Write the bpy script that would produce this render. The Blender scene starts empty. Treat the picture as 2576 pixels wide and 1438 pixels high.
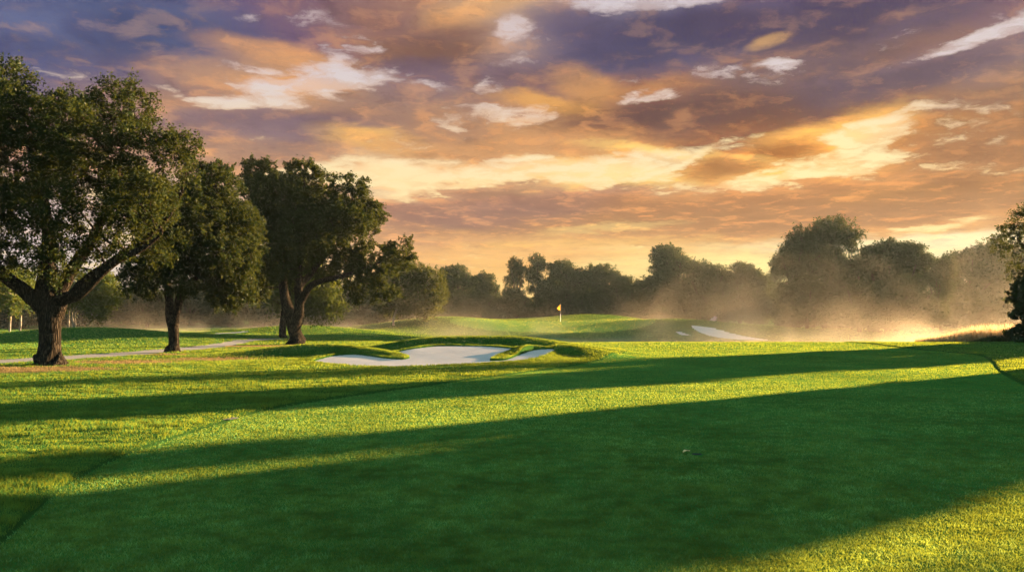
import bpy, math, time
import numpy as np
T0 = time.time()
rad = math.radians
scene = bpy.context.scene
col = scene.collection

# ------------------------------------------------------------------ camera
W0, H0, F0 = 2576.0, 1438.0, 2576.0 * 28.0 / 36.0     # layout unit: a 2576 px wide view, 28 mm lens
YH, HC = 790.0, 2.0                                   # horizon row, eye height (m)
TH = math.atan((YH - H0 / 2) / F0)
SUN_AZ, SUN_EL = 55.5, 8.0
EXPO = 3.8


def ray(px, py):
    xr = (px - W0 / 2) / F0
    yr = (H0 / 2 - py) / F0
    return np.array([xr, math.cos(TH) - math.sin(TH) * yr, math.sin(TH) + math.cos(TH) * yr])


def P(px, py, z=0.0):
    d = ray(px, py)
    t = (z - HC) / d[2]
    return np.array([d[0] * t, d[1] * t])


def at(px, py, Y):
    d = ray(px, py)
    t = Y / d[1]
    return np.array([d[0] * t, Y, HC + d[2] * t])


cam_d = bpy.data.cameras.new("camera")
cam_d.lens, cam_d.sensor_width = 28.0, 36.0
cam_d.clip_start, cam_d.clip_end = 0.05, 6000.0
cam = bpy.data.objects.new("camera", cam_d)
cam.location = (0, 0, HC)
cam.rotation_euler = (math.pi / 2 + TH, 0, 0)
col.objects.link(cam)
scene.camera = cam
scene.view_settings.view_transform = 'Standard'
scene.view_settings.look = 'None'
scene.view_settings.exposure = EXPO
scene.view_settings.gamma = 1.0
scene.view_settings.use_curve_mapping = False


# ------------------------------------------------------------------ node helpers
def s2l(c):
    c = np.asarray(c, float) / 255.0
    return tuple(np.where(c <= 0.04045, c / 12.92, ((c + 0.055) / 1.055) ** 2.4))


class NT:
    def __init__(self, tree):
        self.t = tree
        tree.nodes.clear()

    def n(self, kind, **kw):
        nd = self.t.nodes.new(kind)
        for k, v in kw.items():
            setattr(nd, k, v)
        return nd

    def put(self, sock, v):
        if isinstance(v, bpy.types.NodeSocket):
            self.t.links.new(v, sock)
        elif v is not None:
            if sock.type == 'RGBA' and not np.isscalar(v) and len(v) == 3:
                v = (*v, 1.0)
            sock.default_value = v

    def math(self, op, a, b=None, c=None, clamp=False):
        nd = self.n('ShaderNodeMath', operation=op, use_clamp=clamp)
        for i, v in enumerate((a, b, c)):
            if v is not None:
                self.put(nd.inputs[i], v)
        return nd.outputs[0]

    def vmath(self, op, a, b=None):
        nd = self.n('ShaderNodeVectorMath', operation=op)
        self.put(nd.inputs[0], a)
        if b is not None:
            self.put(nd.inputs[3] if op == 'SCALE' else nd.inputs[1], b)
        return nd.outputs['Value'] if op in ('LENGTH', 'DOT_PRODUCT') else nd.outputs['Vector']

    def comb(self, x, y, z):
        nd = self.n('ShaderNodeCombineXYZ')
        for i, v in enumerate((x, y, z)):
            self.put(nd.inputs[i], v)
        return nd.outputs[0]

    def sep(self, v):
        nd = self.n('ShaderNodeSeparateXYZ')
        self.put(nd.inputs[0], v)
        return nd.outputs

    def noise(self, vec, scale, detail=4.0, rough=0.55, dist=0.0, out='Fac', lac=2.0):
        nd = self.n('ShaderNodeTexNoise')
        self.put(nd.inputs['Vector'], vec)
        nd.inputs['Scale'].default_value = scale
        nd.inputs['Detail'].default_value = detail
        nd.inputs['Roughness'].default_value = rough
        nd.inputs['Lacunarity'].default_value = lac
        nd.inputs['Distortion'].default_value = dist
        return nd.outputs[out]

    def mapr(self, v, a, b, c=0.0, d=1.0, smooth=True):
        nd = self.n('ShaderNodeMapRange', interpolation_type='SMOOTHSTEP' if smooth else 'LINEAR', clamp=True)
        for i, x in enumerate((v, a, b, c, d)):
            self.put(nd.inputs[i], x)
        return nd.outputs[0]

    def mix(self, f, a, b, blend='MIX'):
        nd = self.n('ShaderNodeMix', data_type='RGBA', blend_type=blend, clamp_factor=True)
        self.put(nd.inputs[0], f)
        self.put(nd.inputs[6], a)
        self.put(nd.inputs[7], b)
        return nd.outputs[2]

    def ramp(self, f, stops, interp='LINEAR'):
        nd = self.n('ShaderNodeValToRGB')
        cr = nd.color_ramp
        cr.interpolation = interp
        while len(cr.elements) < len(stops):
            cr.elements.new(0.5)
        for e, (p, c) in zip(cr.elements, stops):
            e.position = p
            e.color = (*c, 1.0)
        self.put(nd.inputs[0], f)
        return nd.outputs[0]


# ------------------------------------------------------------------ sky (world)
def build_sky():
    w = bpy.data.worlds.new("World")
    scene.world = w
    w.use_nodes = True
    g = NT(w.node_tree)
    D = g.n('ShaderNodeTexCoord').outputs['Generated']
    D = g.vmath('NORMALIZE', D)
    x, y, z = g.sep(D)
    az = g.math('MULTIPLY', g.math('ARCTAN2', x, y), 180 / math.pi)
    el = g.math('MULTIPLY', g.math('ARCSINE', z), 180 / math.pi)
    zz = g.math('ADD', g.math('MAXIMUM', z, 0.0), 0.10)
    pl = g.comb(g.math('DIVIDE', x, zz), g.math('MULTIPLY', g.math('DIVIDE', y, zz), 1.0), 0.0)

    # big slow drift, then ragged billows
    nA = g.noise(pl, 1.9, 7.0, 0.58, 0.3, 'Color')
    nB = g.noise(g.vmath('ADD', pl, (7.3, 2.1, 0.0)), 6.5, 6.0, 0.6, 0.2, 'Color')
    nAx, nAy, nAz = g.sep(nA)
    nBx, nBy, nBz = g.sep(nB)
    waz = g.math('ADD', g.math('MULTIPLY_ADD', nAx, 9.0, -4.5), g.math('MULTIPLY_ADD', nBx, 3.2, -1.6))
    wel = g.math('ADD', g.math('MULTIPLY_ADD', nAy, 4.4, -2.2), g.math('MULTIPLY_ADD', nBy, 1.5, -0.75))
    damp = g.mapr(el, 0.5, 9.0, 0.3, 1.0)
    az2 = g.math('ADD', az, waz)
    el2 = g.math('MULTIPLY_ADD', wel, damp, el)

    AZ = [-32, -24, -16, -8, 0, 8, 16, 24, 32]
    rows = [
        (0.6, [(225, 205, 185), (228, 205, 175), (240, 205, 150), (250, 210, 138), (255, 214, 132), (255, 220, 138), (255, 226, 145), (255, 232, 158), (255, 236, 170)]),
        (3.4, [(215, 200, 190), (220, 200, 180), (235, 205, 160), (240, 186, 118), (245, 190, 112), (252, 216, 138), (255, 230, 150), (255, 236, 168), (255, 240, 188)]),
        (5.4, [(214, 195, 185), (220, 196, 170), (228, 190, 145), (214, 158, 112), (228, 170, 108), (230, 172, 106), (212, 152, 96), (225, 162, 95), (226, 168, 105)]),
        (7.4, [(212, 188, 175), (218, 188, 160), (228, 190, 150), (186, 132, 106), (190, 135, 102), (198, 142, 100), (198, 138, 92), (204, 144, 86), (190, 130, 80)]),
        (9.6, [(196, 150, 122), (195, 150, 120), (200, 150, 115), (240, 212, 165), (234, 190, 128), (246, 205, 120), (240, 186, 104), (236, 172, 92), (172, 117, 76)]),
        (11.6, [(160, 125, 118), (180, 138, 114), (165, 128, 112), (210, 158, 112), (206, 150, 102), (205, 142, 86), (170, 110, 72), (215, 148, 76), (158, 108, 76)]),
        (13.4, [(122, 106, 126), (170, 130, 110), (140, 112, 115), (165, 125, 105), (196, 143, 100), (162, 113, 86), (125, 86, 80), (150, 105, 85), (142, 104, 88)]),
        (16.0, [(90, 90, 126), (124, 102, 116), (205, 153, 105), (150, 120, 115), (130, 100, 105), (186, 127, 85), (120, 90, 92), (115, 90, 100), (160, 130, 128)]),
        (18.8, [(88, 97, 136), (84, 92, 127), (114, 88, 113), (162, 118, 97), (180, 150, 138), (95, 85, 116), (88, 80, 113), (105, 82, 98), (120, 92, 106)]),
        (22.0, [(90, 98, 136), (95, 95, 131), (112, 92, 122), (170, 126, 106), (195, 158, 124), (148, 138, 150), (110, 100, 122), (92, 78, 108), (116, 90, 108)]),
    ]
    f = g.math('MULTIPLY_ADD', az2, 1 / 72.0, 0.5)
    c = None
    prev = 0
    for e, cs in rows:
        r = g.ramp(f, [((a + 36) / 72.0, s2l(q)) for a, q in zip(AZ, cs)], 'EASE')
        c = r if c is None else g.mix(g.mapr(el2, prev, e), c, r)
        prev = e

    # local tints of single banks: centre, half size (px of the 2576 view), tilt, colour, amount, softness
    tints = [
        (300, 80, 330, 80, 0, (80, 90, 128), .75), (60, 30, 150, 45, 0, (112, 118, 155), .5), (1090, 120, 160, 50, 8, (140, 100, 86), .85), (900, 45, 200, 40, -5, (128, 96, 104), .6),
        (1180, 40, 130, 24, 12, (220, 166, 112), .55), (700, 130, 160, 26, -6, (226, 164, 106), .6), (560, 185, 150, 34, 0, (206, 154, 112), .6), (1040, 205, 100, 40, 0, (140, 112, 118), .6),
        (1580, 115, 230, 66, 8, (82, 76, 110), .95), (1420, 70, 100, 44, 0, (94, 84, 114), .8), (2040, 30, 320, 56, 0, (86, 72, 104), .95), (2330, 110, 140, 36, 6, (140, 101, 92), .7),
        (2545, 30, 90, 40, 0, (126, 94, 106), .6), (1950, 100, 56, 16, 10, (240, 186, 116), .7), (2250, 190, 290, 40, 8, (110, 88, 106), .8), (1490, 215, 84, 40, -20, (222, 160, 96), .6),
        (1400, 265, 150, 20, -8, (240, 174, 92), .75), (1100, 185, 220, 26, 2, (112, 90, 108), .7), (640, 315, 270, 30, 3, (138, 113, 122), .8), (940, 352, 125, 24, -8, (248, 192, 108), .75),
        (1120, 375, 200, 20, -3, (205, 150, 104), .6), (1330, 372, 270, 24, 2, (214, 156, 104), .6), (1740, 290, 250, 48, 0, (118, 80, 78), 1.0), (1830, 350, 160, 36, 14, (138, 90, 70), .95),
        (2100, 330, 170, 34, 10, (255, 196, 100), .8), (1955, 385, 110, 22, 10, (180, 116, 60), .95), (1700, 388, 210, 12, -6, (255, 214, 124), .9), (1790, 420, 90, 30, 0, (200, 136, 76), .9),
        (2410, 380, 190, 64, 0, (162, 110, 76), .85), (1180, 484, 180, 11, 6, (200, 148, 110), .9), (1400, 505, 340, 26, 3, (182, 130, 106), .9), (1900, 488, 430, 24, 3, (200, 138, 88), .85),
        (1200, 545, 260, 26, 2, (180, 133, 112), .85), (2060, 545, 580, 36, 0, (202, 142, 90), .9), (1540, 572, 170, 9, 4, (252, 208, 126), .85), (1500, 612, 330, 10, 1, (240, 186, 108), .8),
        (1280, 640, 260, 14, 0, (242, 184, 112), .8), (1880, 613, 40, 5, 0, (214, 160, 98), .95), (2250, 612, 330, 16, 0, (255, 240, 186), .8),
    ]
    # where the cover opens (negative) or thickens (positive)
    opens = [
        (840, 205, 165, 22, 4, -.30), (620, 255, 130, 12, 2, -.22), (1285, 105, 62, 34, 24, -.19), (1350, 150, 50, 18, 10, -.15), (1650, 4, 225, 24, -2, -.32), (2450, 92, 190, 12, 10, -.31), (1975, 160, 44, 8, 0, -.25),
        (1620, 250, 76, 15, 12, -.28), (1340, 302, 80, 10, 4, -.12), (1150, 438, 360, 27, 2, -.30), (1570, 438, 200, 18, 10, -.32), (2060, 372, 190, 30, 14, -.24), (2170, 350, 60, 26, 10, -.2), (2070, 432, 220, 16, 8, -.30),
        (2400, 560, 115, 13, 5, -.28), (2290, 572, 70, 8, 0, -.2), (1020, 500, 100, 13, 4, -.25), (480, 20, 120, 12, 0, -.06), (1120, 20, 70, 12, 0, -.10), (200, 60, 300, 60, 0, .12),
        (1580, 110, 220, 60, 8, .16), (2040, 30, 300, 50, 0, .16), (1740, 295, 240, 42, 0, .20), (1100, 120, 140, 44, 8, .14), (1955, 386, 100, 20, 10, .30), (1800, 420, 80, 24, 0, .30), (1290, 480, 190, 10, 6, .2),
        (2250, 190, 260, 34, 8, .12), (640, 315, 240, 24, 3, .10), (1300, 540, 330, 34, 2, .14), (2100, 510, 480, 30, 2, .14), (1800, 548, 760, 40, 0, .20),
    ]
    jx = g.math('ADD', g.math('MULTIPLY_ADD', nAz, 4.0, -2.0), g.math('MULTIPLY_ADD', nBz, 2.4, -1.2))
    jy = g.math('ADD', g.math('MULTIPLY_ADD', nAy, 1.8, -.9), g.math('MULTIPLY_ADD', nBy, 1.4, -0.7))
    ae = g.comb(g.math('ADD', az, jx), g.math('MULTIPLY_ADD', jy, damp, el), 0.0)

    def blob(px, py, hw, hh, rot):
        d = ray(px, py)
        d = d / np.linalg.norm(d)
        a0, e0 = math.degrees(math.atan2(d[0], d[1])), math.degrees(math.asin(d[2]))
        k = math.degrees(1 / F0) * math.cos(rad(a0))
        m = g.n('ShaderNodeMapping', vector_type='TEXTURE')
        m.inputs['Location'].default_value = (a0, e0, 0)
        m.inputs['Rotation'].default_value = (0, 0, rad(rot))
        m.inputs['Scale'].default_value = (hw * k * 1.2, hh * k * 1.3, 1)
        g.put(m.inputs['Vector'], ae)
        return g.vmath('LENGTH', m.outputs[0])

    for (px, py, hw, hh, rot, rgb, amt) in tints:
        c = g.mix(g.mapr(blob(px, py, hw, hh, rot), 1.35, .35, 0.0, amt), c, s2l(rgb))
    bias = 0.0
    for (px, py, hw, hh, rot, amt) in opens:
        bias = g.math('ADD', bias, g.mapr(blob(px, py, hw, hh, rot), 1.75, .10, 0.0, amt * 1.12))

    # cloud cover: billows lit from the low sun behind them
    sa, se = rad(22.0), rad(11.5)
    qs = (math.sin(sa) * math.cos(se) / (math.sin(se) + .1), 1.0 * math.cos(sa) * math.cos(se) / (math.sin(se) + .1), 0.0)
    wv = g.vmath('SCALE', g.vmath('SUBTRACT', nB, (.5, .5, .5)), .22)

    def cover(p, det):
        a = g.noise(p, 2.0, det, .5, 0.0)
        b = g.noise(g.vmath('ADD', p, (4.2, 7.7, 1.0)), 5.2, det, .5, 0.0)
        return g.math('ADD', g.math('MULTIPLY', a, .62), g.math('MULTIPLY', b, .38))
    p0 = g.vmath('ADD', pl, wv)
    to = g.vmath('NORMALIZE', g.vmath('SUBTRACT', qs, pl))
    n0 = cover(p0, 5.0)
    n1 = cover(g.vmath('ADD', p0, g.vmath('SCALE', to, .08)), 5.0)
    rag = g.noise(p0, 7.0, 8.0, .62, 0.0)
    cov = g.math('ADD', g.math('ADD', g.math('MULTIPLY_ADD', n0, 1.25, -.125), g.math('MULTIPLY_ADD', rag, .52, -.24)), bias)
    lit = g.math('SUBTRACT', n0, n1)
    low = g.mapr(el, 0.8, 6.0, 0.0, 1.0)
    gapc = g.ramp(g.math('DIVIDE', el2, 24.0), [(0, s2l((255, 226, 150))), (.26, s2l((255, 228, 158))), (.42, s2l((250, 229, 178))), (.56, s2l((238, 216, 188))), (.68, s2l((218, 206, 206))), (1, s2l((204, 195, 204)))])
    gl = g.mapr(g.vmath('LENGTH', g.vmath('MULTIPLY', g.vmath('SUBTRACT', g.comb(az, el, 0.0), (20.0, 11.0, 0.0)), (.09, .22, 0))), 1.1, .0, 0.0, 1.0)
    gapc = g.mix(g.math('MULTIPLY', gl, .8), gapc, s2l((255, 240, 172)))
    dk = g.mix(1.0, c, (0.60, 0.58, 0.68), 'MULTIPLY')
    lt = g.mix(.22, g.mix(1.0, c, (1.48, 1.30, 1.08), 'MULTIPLY'), s2l((240, 176, 104)))
    c = g.mix(g.math('MULTIPLY', low, g.mapr(cov, .50, .74, 0.0, .7)), c, dk)
    c = g.mix(g.math('MULTIPLY', low, g.mapr(lit, -.01, -.13, 0.0, .75)), c, dk)
    c = g.mix(g.math('MULTIPLY', low, g.mapr(lit, .01, .13, 0.0, .95)), c, lt)
    c = g.mix(g.math('MULTIPLY', low, g.mapr(rag, .47, .34, 0.0, .55)), c, dk)
    c = g.mix(g.math('MULTIPLY', low, g.mapr(rag, .53, .66, 0.0, .55)), c, lt)
    c = g.mix(g.math('MULTIPLY', gl, .55), c, g.mix(1.0, c, (1.42, 1.26, 1.0), 'MULTIPLY'))
    c = g.mix(g.math('MULTIPLY', low, g.mapr(cov, .46, .33, 0.0, .8)), c, g.mix(.5, lt, gapc))
    c = g.mix(g.math('MULTIPLY', g.mapr(cov, .45, .20, 0.0, 1.0), g.mapr(rag, .60, .42, .18, .96)), c, gapc)

    # the rest of the dome: unseen sky overhead and behind, brightened as fill light
    ns = g.n('ShaderNodeTexSky', sky_type='NISHITA', sun_disc=False, sun_elevation=rad(SUN_EL), sun_rotation=rad(SUN_AZ))
    ns.air_density, ns.dust_density, ns.ozone_density = 1.0, 1.5, 3.0
    nish = g.vmath('SCALE', ns.outputs[0], 0.55)
    rest = g.mix(0.7, nish, (0.80, 1.36, 1.30))
    up = g.mapr(el, 22.5, 34.0)
    side = g.mapr(g.math('ABSOLUTE', az), 40.0, 75.0)
    k = g.math('MAXIMUM', up, side)
    c = g.mix(k, c, rest)
    c = g.mix(g.mapr(el, -0.6, -3.0), c, (0.02, 0.04, 0.012))
    bg = g.n('ShaderNodeBackground')
    g.put(bg.inputs[0], c)
    bg.inputs[1].default_value = 1.0 / 2 ** EXPO
    out = g.n('ShaderNodeOutputWorld')
    g.t.links.new(bg.outputs[0], out.inputs[0])
    w.cycles.sampling_method = 'MANUAL'
    w.cycles.sample_map_resolution = 512


build_sky()
# ------------------------------------------------------------------ sun
u_s = np.array([math.sin(rad(SUN_AZ)), math.cos(rad(SUN_AZ))])      # towards the sun, on the ground
u_p = np.array([u_s[1], -u_s[0]])                                   # across it
sun_d = bpy.data.lights.new("sun", 'SUN')
sun_d.energy, sun_d.angle, sun_d.color = 5.0, rad(0.65), (1.0, 0.69, 0.37)
sun = bpy.data.objects.new("sun", sun_d)
sun.rotation_euler = (math.pi / 2 - rad(SUN_EL), 0, math.pi - rad(SUN_AZ))
col.objects.link(sun)


# ------------------------------------------------------------------ object helpers
def new_mesh(name, V, Q, mat=None, attrs=None, smooth=False, tris=False):
    me = bpy.data.meshes.new(name)
    V = np.ascontiguousarray(V, np.float32)
    Q = np.ascontiguousarray(Q, np.int32)
    k = Q.shape[1]
    me.vertices.add(len(V))
    me.vertices.foreach_set('co', V.ravel())
    me.loops.add(Q.size)
    me.loops.foreach_set('vertex_index', Q.ravel())
    me.polygons.add(len(Q))
    me.polygons.foreach_set('loop_start', np.arange(0, Q.size, k, dtype=np.int32))
    if smooth:
        me.polygons.foreach_set('use_smooth', np.ones(len(Q), bool))
    me.update(calc_edges=True)
    for nm, a in (attrs or {}).items():
        at_ = me.attributes.new(nm, 'FLOAT', 'POINT')
        at_.data.foreach_set('value', np.ascontiguousarray(a, np.float32))
    if mat:
        me.materials.append(mat)
    return me


def add(name, me, parent=None, loc=None, rz=0.0, sc=None):
    o = bpy.data.objects.new(name, me)
    col.objects.link(o)
    if parent:
        o.parent = parent
    if loc is not None:
        o.location = loc
    o.rotation_euler = (0, 0, rz)
    if sc is not None:
        o.scale = sc
    return o


def tag(o, label=None, cat=None, group=None, kind=None):
    for k, v in (('label', label), ('category', cat), ('group', group), ('kind', kind)):
        if v:
            o[k] = v
    return o


# ------------------------------------------------------------------ plan of the course
def catmull(pts, n=8, closed=True):
    pts = np.asarray(pts, float)
    N = len(pts)
    out = []
    for i in range(N if closed else N - 1):
        if closed:
            p0, p1, p2, p3 = pts[i - 1], pts[i], pts[(i + 1) % N], pts[(i + 2) % N]
        else:
            p0, p1, p2, p3 = pts[max(i - 1, 0)], pts[i], pts[i + 1], pts[min(i + 2, N - 1)]
        for t in np.arange(n) / n:
            out.append(0.5 * ((2 * p1) + (-p0 + p2) * t + (2 * p0 - 5 * p1 + 4 * p2 - p3) * t * t + (-p0 + 3 * p1 - 3 * p2 + p3) * t ** 3))
    if not closed:
        out.append(pts[-1])
    return np.array(out)


def seg_dist(x, y, poly, closed=True):
    best = np.full(x.shape, 1e9)
    m = len(poly)
    for i in range(m if closed else m - 1):
        a, b = poly[i], poly[(i + 1) % m]
        d = b - a
        L = d @ d + 1e-12
        t = np.clip(((x - a[0]) * d[0] + (y - a[1]) * d[1]) / L, 0, 1)
        q = (x - a[0] - t * d[0]) ** 2 + (y - a[1] - t * d[1]) ** 2
        best = np.minimum(best, q)
    return np.sqrt(best)


def inside(x, y, poly):
    r = np.zeros(x.shape, bool)
    lo, hi = poly.min(0), poly.max(0)
    box = (x > lo[0]) & (x < hi[0]) & (y > lo[1]) & (y < hi[1])
    xb, yb = x[box], y[box]
    rb = np.zeros(xb.shape, bool)
    m = len(poly)
    for i in range(m):
        a, b = poly[i], poly[i - 1]
        if a[1] == b[1]:
            continue
        c = (a[1] > yb) != (b[1] > yb)
        rb ^= c & (xb < (b[0] - a[0]) * (yb - a[1]) / (b[1] - a[1]) + a[0])
    r[box] = rb
    return r


def px_poly(L):
    return np.array([P(a, b, c) for a, b, c in L])


BUNK = catmull(px_poly([
    (788, 905, .07), (812, 912, .03), (850, 917, 0), (900, 920, 0), (1000, 921, 0), (1120, 918, 0), (1230, 913, 0), (1320, 908, 0), (1372, 901, .03), (1400, 891, .08),
    (1350, 890, .1), (1305, 897, .07), (1272, 904, .04), (1238, 905.5, .03), (1240, 899, .1), (1275, 888, .2), (1306, 879, .3),
    (1280, 874, .38), (1235, 870, .42), (1180, 868, .44), (1100, 869, .42), (1045, 876, .34), (995, 884, .24), (1012, 894, .12), (1030, 902, .03), (1012, 905, .02),
    (970, 902, .04), (930, 896, .08), (890, 892, .11), (845, 893, .12), (812, 898, .1)]), 6)
FAIR = catmull(np.vstack([px_poly([(-900, 2300, 0), (-160, 1500, 0), (0, 1372, 0), (60, 1318, 0), (180, 1216, 0), (330, 1140, 0), (520, 1078, 0), (700, 1025, 0), (950, 985, 0), (1240, 945, 0),
                                   (1420, 920, 0), (1510, 904, 0), (1570, 890, 0), (1560, 876, 0)]),
                          [(3.5, 49.0), (-3, 52), (-9, 56), (-8, 72), (2, 84), (16, 80), (28, 72)],
                          px_poly([(2120, 861, 0), (2200, 868, 0), (2320, 879, 0), (2450, 891, 0), (2492, 908, 0), (2510, 932, 0), (2545, 957, 0), (2620, 988, 0), (2900, 1080, 0), (3600, 1400, 0)]),
                          [(14, 2), (10, -6), (-3, -8)]]), 5)
GREEN = catmull(np.array([at(1130, 825, 93)[:2], at(1250, 824, 99)[:2], at(1400, 816, 101)[:2], at(1560, 812, 104)[:2], at(1650, 818, 98)[:2], at(1560, 828, 92)[:2], at(1350, 832, 89)[:2], at(1200, 831, 89)[:2]]), 6)
FARB = catmull(np.array([at(1738, 821, 96)[:2], at(1800, 823, 95.5)[:2], at(1870, 832, 92)[:2], at(1930, 841, 88)[:2], at(1963, 844, 86)[:2], at(1900, 845, 85)[:2], at(1830, 842, 87)[:2], at(1775, 831, 91)[:2]]), 6)
FARC = catmull(np.array([at(1698, 830, 93)[:2], at(1720, 831.5, 92.5)[:2], at(1742, 836, 90)[:2], at(1712, 836, 90)[:2]]), 6)
FARD = np.array([(-29.0, 70.5), (-24.0, 74.0), (-25.2, 75.0), (-30.2, 71.8)])
PATH = catmull(np.array([P(a, b, 0) for a, b in [(-500, 925), (-160, 918), (0, 912), (160, 902), (340, 890), (450, 880.5), (530, 873.5), (585, 866), (625, 860), (690, 856)]]), 8, False)
HOLE = P(1752, 1142, 0)
HR = 0.074

RIDGES = [   # polylines of X, Y, height, half width: the raised lips round the bunker
    [(*at(930, 861, 41)[:2], .22, 1.6), (*at(1010, 856, 41.6)[:2], .52, 1.5), (*at(1090, 853, 42)[:2], .74, 1.5), (*at(1190, 852.5, 42.2)[:2], .78, 1.5), (*at(1300, 853, 42.2)[:2], .76, 1.5),
     (*at(1390, 860, 41.6)[:2], .55, 1.6), (*at(1470, 866, 41)[:2], .3, 2.0)],
    [(*at(640, 880, 39)[:2], .1, 2.4), (*at(720, 872, 39.3)[:2], .36, 1.9), (*at(790, 869, 39.2)[:2], .50, 1.45), (*at(870, 872, 38.7)[:2], .47, 1.0), (*at(940, 881, 37.6)[:2], .34, .75), (*at(985, 891, 36.6)[:2], .23, .62), (*at(1022, 899, 35.4)[:2], .12, .45)],
    [(*at(1248, 901, 35.6)[:2], .10, .42), (*at(1285, 889, 36.4)[:2], .30, .62), (*at(1325, 875, 37.2)[:2], .50, .8), (*at(1380, 867, 37.9)[:2], .56, 1.0), (*at(1450, 869, 37.8)[:2], .46, 1.1), (*at(1500, 879, 37.6)[:2], .22, 1.6)],
]
MOUNDS = [   # centre X, Y, height, sx, sy
    (*at(250, 850, 58)[:2], .92, 7.0, 5.5), (*at(60, 850, 60)[:2], .35, 6, 5), (*at(520, 845, 66)[:2], .3, 6, 5),
    (*at(760, 826, 80)[:2], .85, 7.5, 6), (*at(1130, 810, 94)[:2], .90, 7.0, 7), (*at(1010, 815, 100)[:2], .75, 8, 7),
    (*at(1500, 803, 112)[:2], .75, 8.5, 5.5), (*at(1745, 812, 99)[:2], .95, 7.5, 5.0), (*at(1900, 820, 102)[:2], .5, 9, 6),
    (*at(560, 893, 36)[:2], -.05, 4, 3), (*at(-160, 840, 70)[:2], .5, 9, 8),
]


def smst(a, b, x):
    t = np.clip((x - a) / (b - a), 0, 1)
    return t * t * (3 - 2 * t)


def lf(x, y):          # low swells
    return (np.sin(x * .21 + 1.3) * np.sin(y * .17 + .4) * .5 + np.sin(x * .083 - y * .11 + 2) * .6 + np.sin(x * .43 + y * .31) * .18)


def sand_z(x, y):
    s = .47 * smst(31.8, 41.0, y) - .06
    side = smst(-4.6, -6.2, x) * 0.45
    return s * (1 - side * (s > 0)) + .012 * lf(x * 6, y * 6)


def ground_z(x, y, want_df=False):
    """height and class (0 rough, 1 fairway, 2 green, 3 sand, 4 path, 5 hole) of the course at x, y"""
    x = np.asarray(x, float)
    y = np.asarray(y, float)
    r = np.hypot(x, y)
    z = .05 * lf(x, y) * smst(6, 30, r) * (1 - .6 * smst(60, 120, r))
    # beyond the crest the fairway dips, then climbs to the green
    right = smst(2, 12, x)
    dip = smst(53, 74, y) * (1 - smst(80, 106, y))
    z += -dip * (.55 + .35 * right) * smst(-16, -4, x)
    z += .10 * right * np.exp(-((y - 55) / 7.0) ** 2)
    ramp = smst(78, 104, y) ** 1.5 * 1.22 * np.exp(-((x - 5) / 17.0) ** 4)
    z += ramp * (1 - smst(112, 135, y))
    z += smst(110, 150, y) * .4 + smst(200, 700, r) * 2.0
    for (cx, cy, h, sx, sy) in MOUNDS:
        z += h * np.exp(-((x - cx) / sx) ** 2 - ((y - cy) / sy) ** 2)
    cls = np.zeros(x.shape, np.int8)
    fin = inside(x, y, FAIR)
    cls[fin] = 1
    nearf = r < 70
    df = np.full(x.shape, 9.0)
    df[nearf] = seg_dist(x[nearf], y[nearf], FAIR)
    df = np.where(fin, df, -df)
    z += .045 * smst(.05, -.12, df)                      # the rough stands a little proud of the mown edge
    # bunker lips
    nb = (x > -18) & (x < 11) & (y > 26) & (y < 52)
    if nb.any():
        xb, yb = x[nb], y[nb]
        rz = np.zeros(xb.shape)
        for R in RIDGES:
            best = np.zeros(xb.shape)
            R = catmull(np.array(R), 5, False)
            for a, b in zip(R[:-1], R[1:]):
                d = b[:2] - a[:2]
                t = np.clip(((xb - a[0]) * d[0] + (yb - a[1]) * d[1]) / (d @ d), 0, 1)
                q = np.hypot(xb - a[0] - t * d[0], yb - a[1] - t * d[1])
                h = a[2] + (b[2] - a[2]) * t
                w = a[3] + (b[3] - a[3]) * t
                best = np.maximum(best, h * np.exp(-(q / w) ** 2.4))
            rz = (rz ** 4 + best ** 4) ** .25
        zb = z[nb] + rz
        ins = inside(xb, yb, BUNK)
        dist = seg_dist(xb, yb, BUNK)
        sz = sand_z(xb, yb)
        lip = sz + .065 + .02 * lf(xb * 5, yb * 5)
        fr = np.exp(-(dist / .55) ** 2)
        zb = np.where(ins, sz, np.maximum(zb, zb * (1 - fr) + lip * fr))
        z[nb] = zb
        c = cls[nb]
        c[ins] = 3
        cls[nb] = c
    for poly, dz in ((FARB, .16), (FARC, .12), (FARD, -.06)):
        m = inside(x, y, poly)
        z[m] -= dz
        cls[m] = 3
    m = inside(x, y, GREEN) & (cls != 3)
    cls[m] = 2
    pm = (x < -14) & (y > 26) & (y < 75)
    if pm.any():
        d = np.full(x.shape, 9.0)
        d[pm] = seg_dist(x[pm], y[pm], PATH, False)
        w = 1.15 - .45 * smst(42, 56, y) + .12 * np.sin(x * 1.7) * np.sin(y * 2.3)
        m = d < w
        z[m] -= .03
        cls[m & (cls != 3)] = 4
    hm = np.hypot(x - HOLE[0], y - HOLE[1]) < HR
    z[hm] -= .12
    cls[hm] = 5
    return (z, cls, df) if want_df else (z, cls)


def gz(x, y):
    z, _ = ground_z(np.array([x], float), np.array([y], float))
    return float(z[0])


def vnoise(x, y, s, seed):
    """cheap value noise"""
    x, y = x * s, y * s
    xi, yi = np.floor(x).astype(np.int64), np.floor(y).astype(np.int64)
    fx, fy = x - xi, y - yi
    fx, fy = fx * fx * (3 - 2 * fx), fy * fy * (3 - 2 * fy)

    def hsh(a, b):
        k = (a * 374761393 + b * 668265263 + seed * 1442695041) & 0x7fffffff
        k = ((k ^ (k >> 13)) * 1274126177) & 0x7fffffff
        return ((k ^ (k >> 16)) & 0xffff) / 65535.0
    return (hsh(xi, yi) * (1 - fx) + hsh(xi + 1, yi) * fx) * (1 - fy) + (hsh(xi, yi + 1) * (1 - fx) + hsh(xi + 1, yi + 1) * fx) * fy


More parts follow.
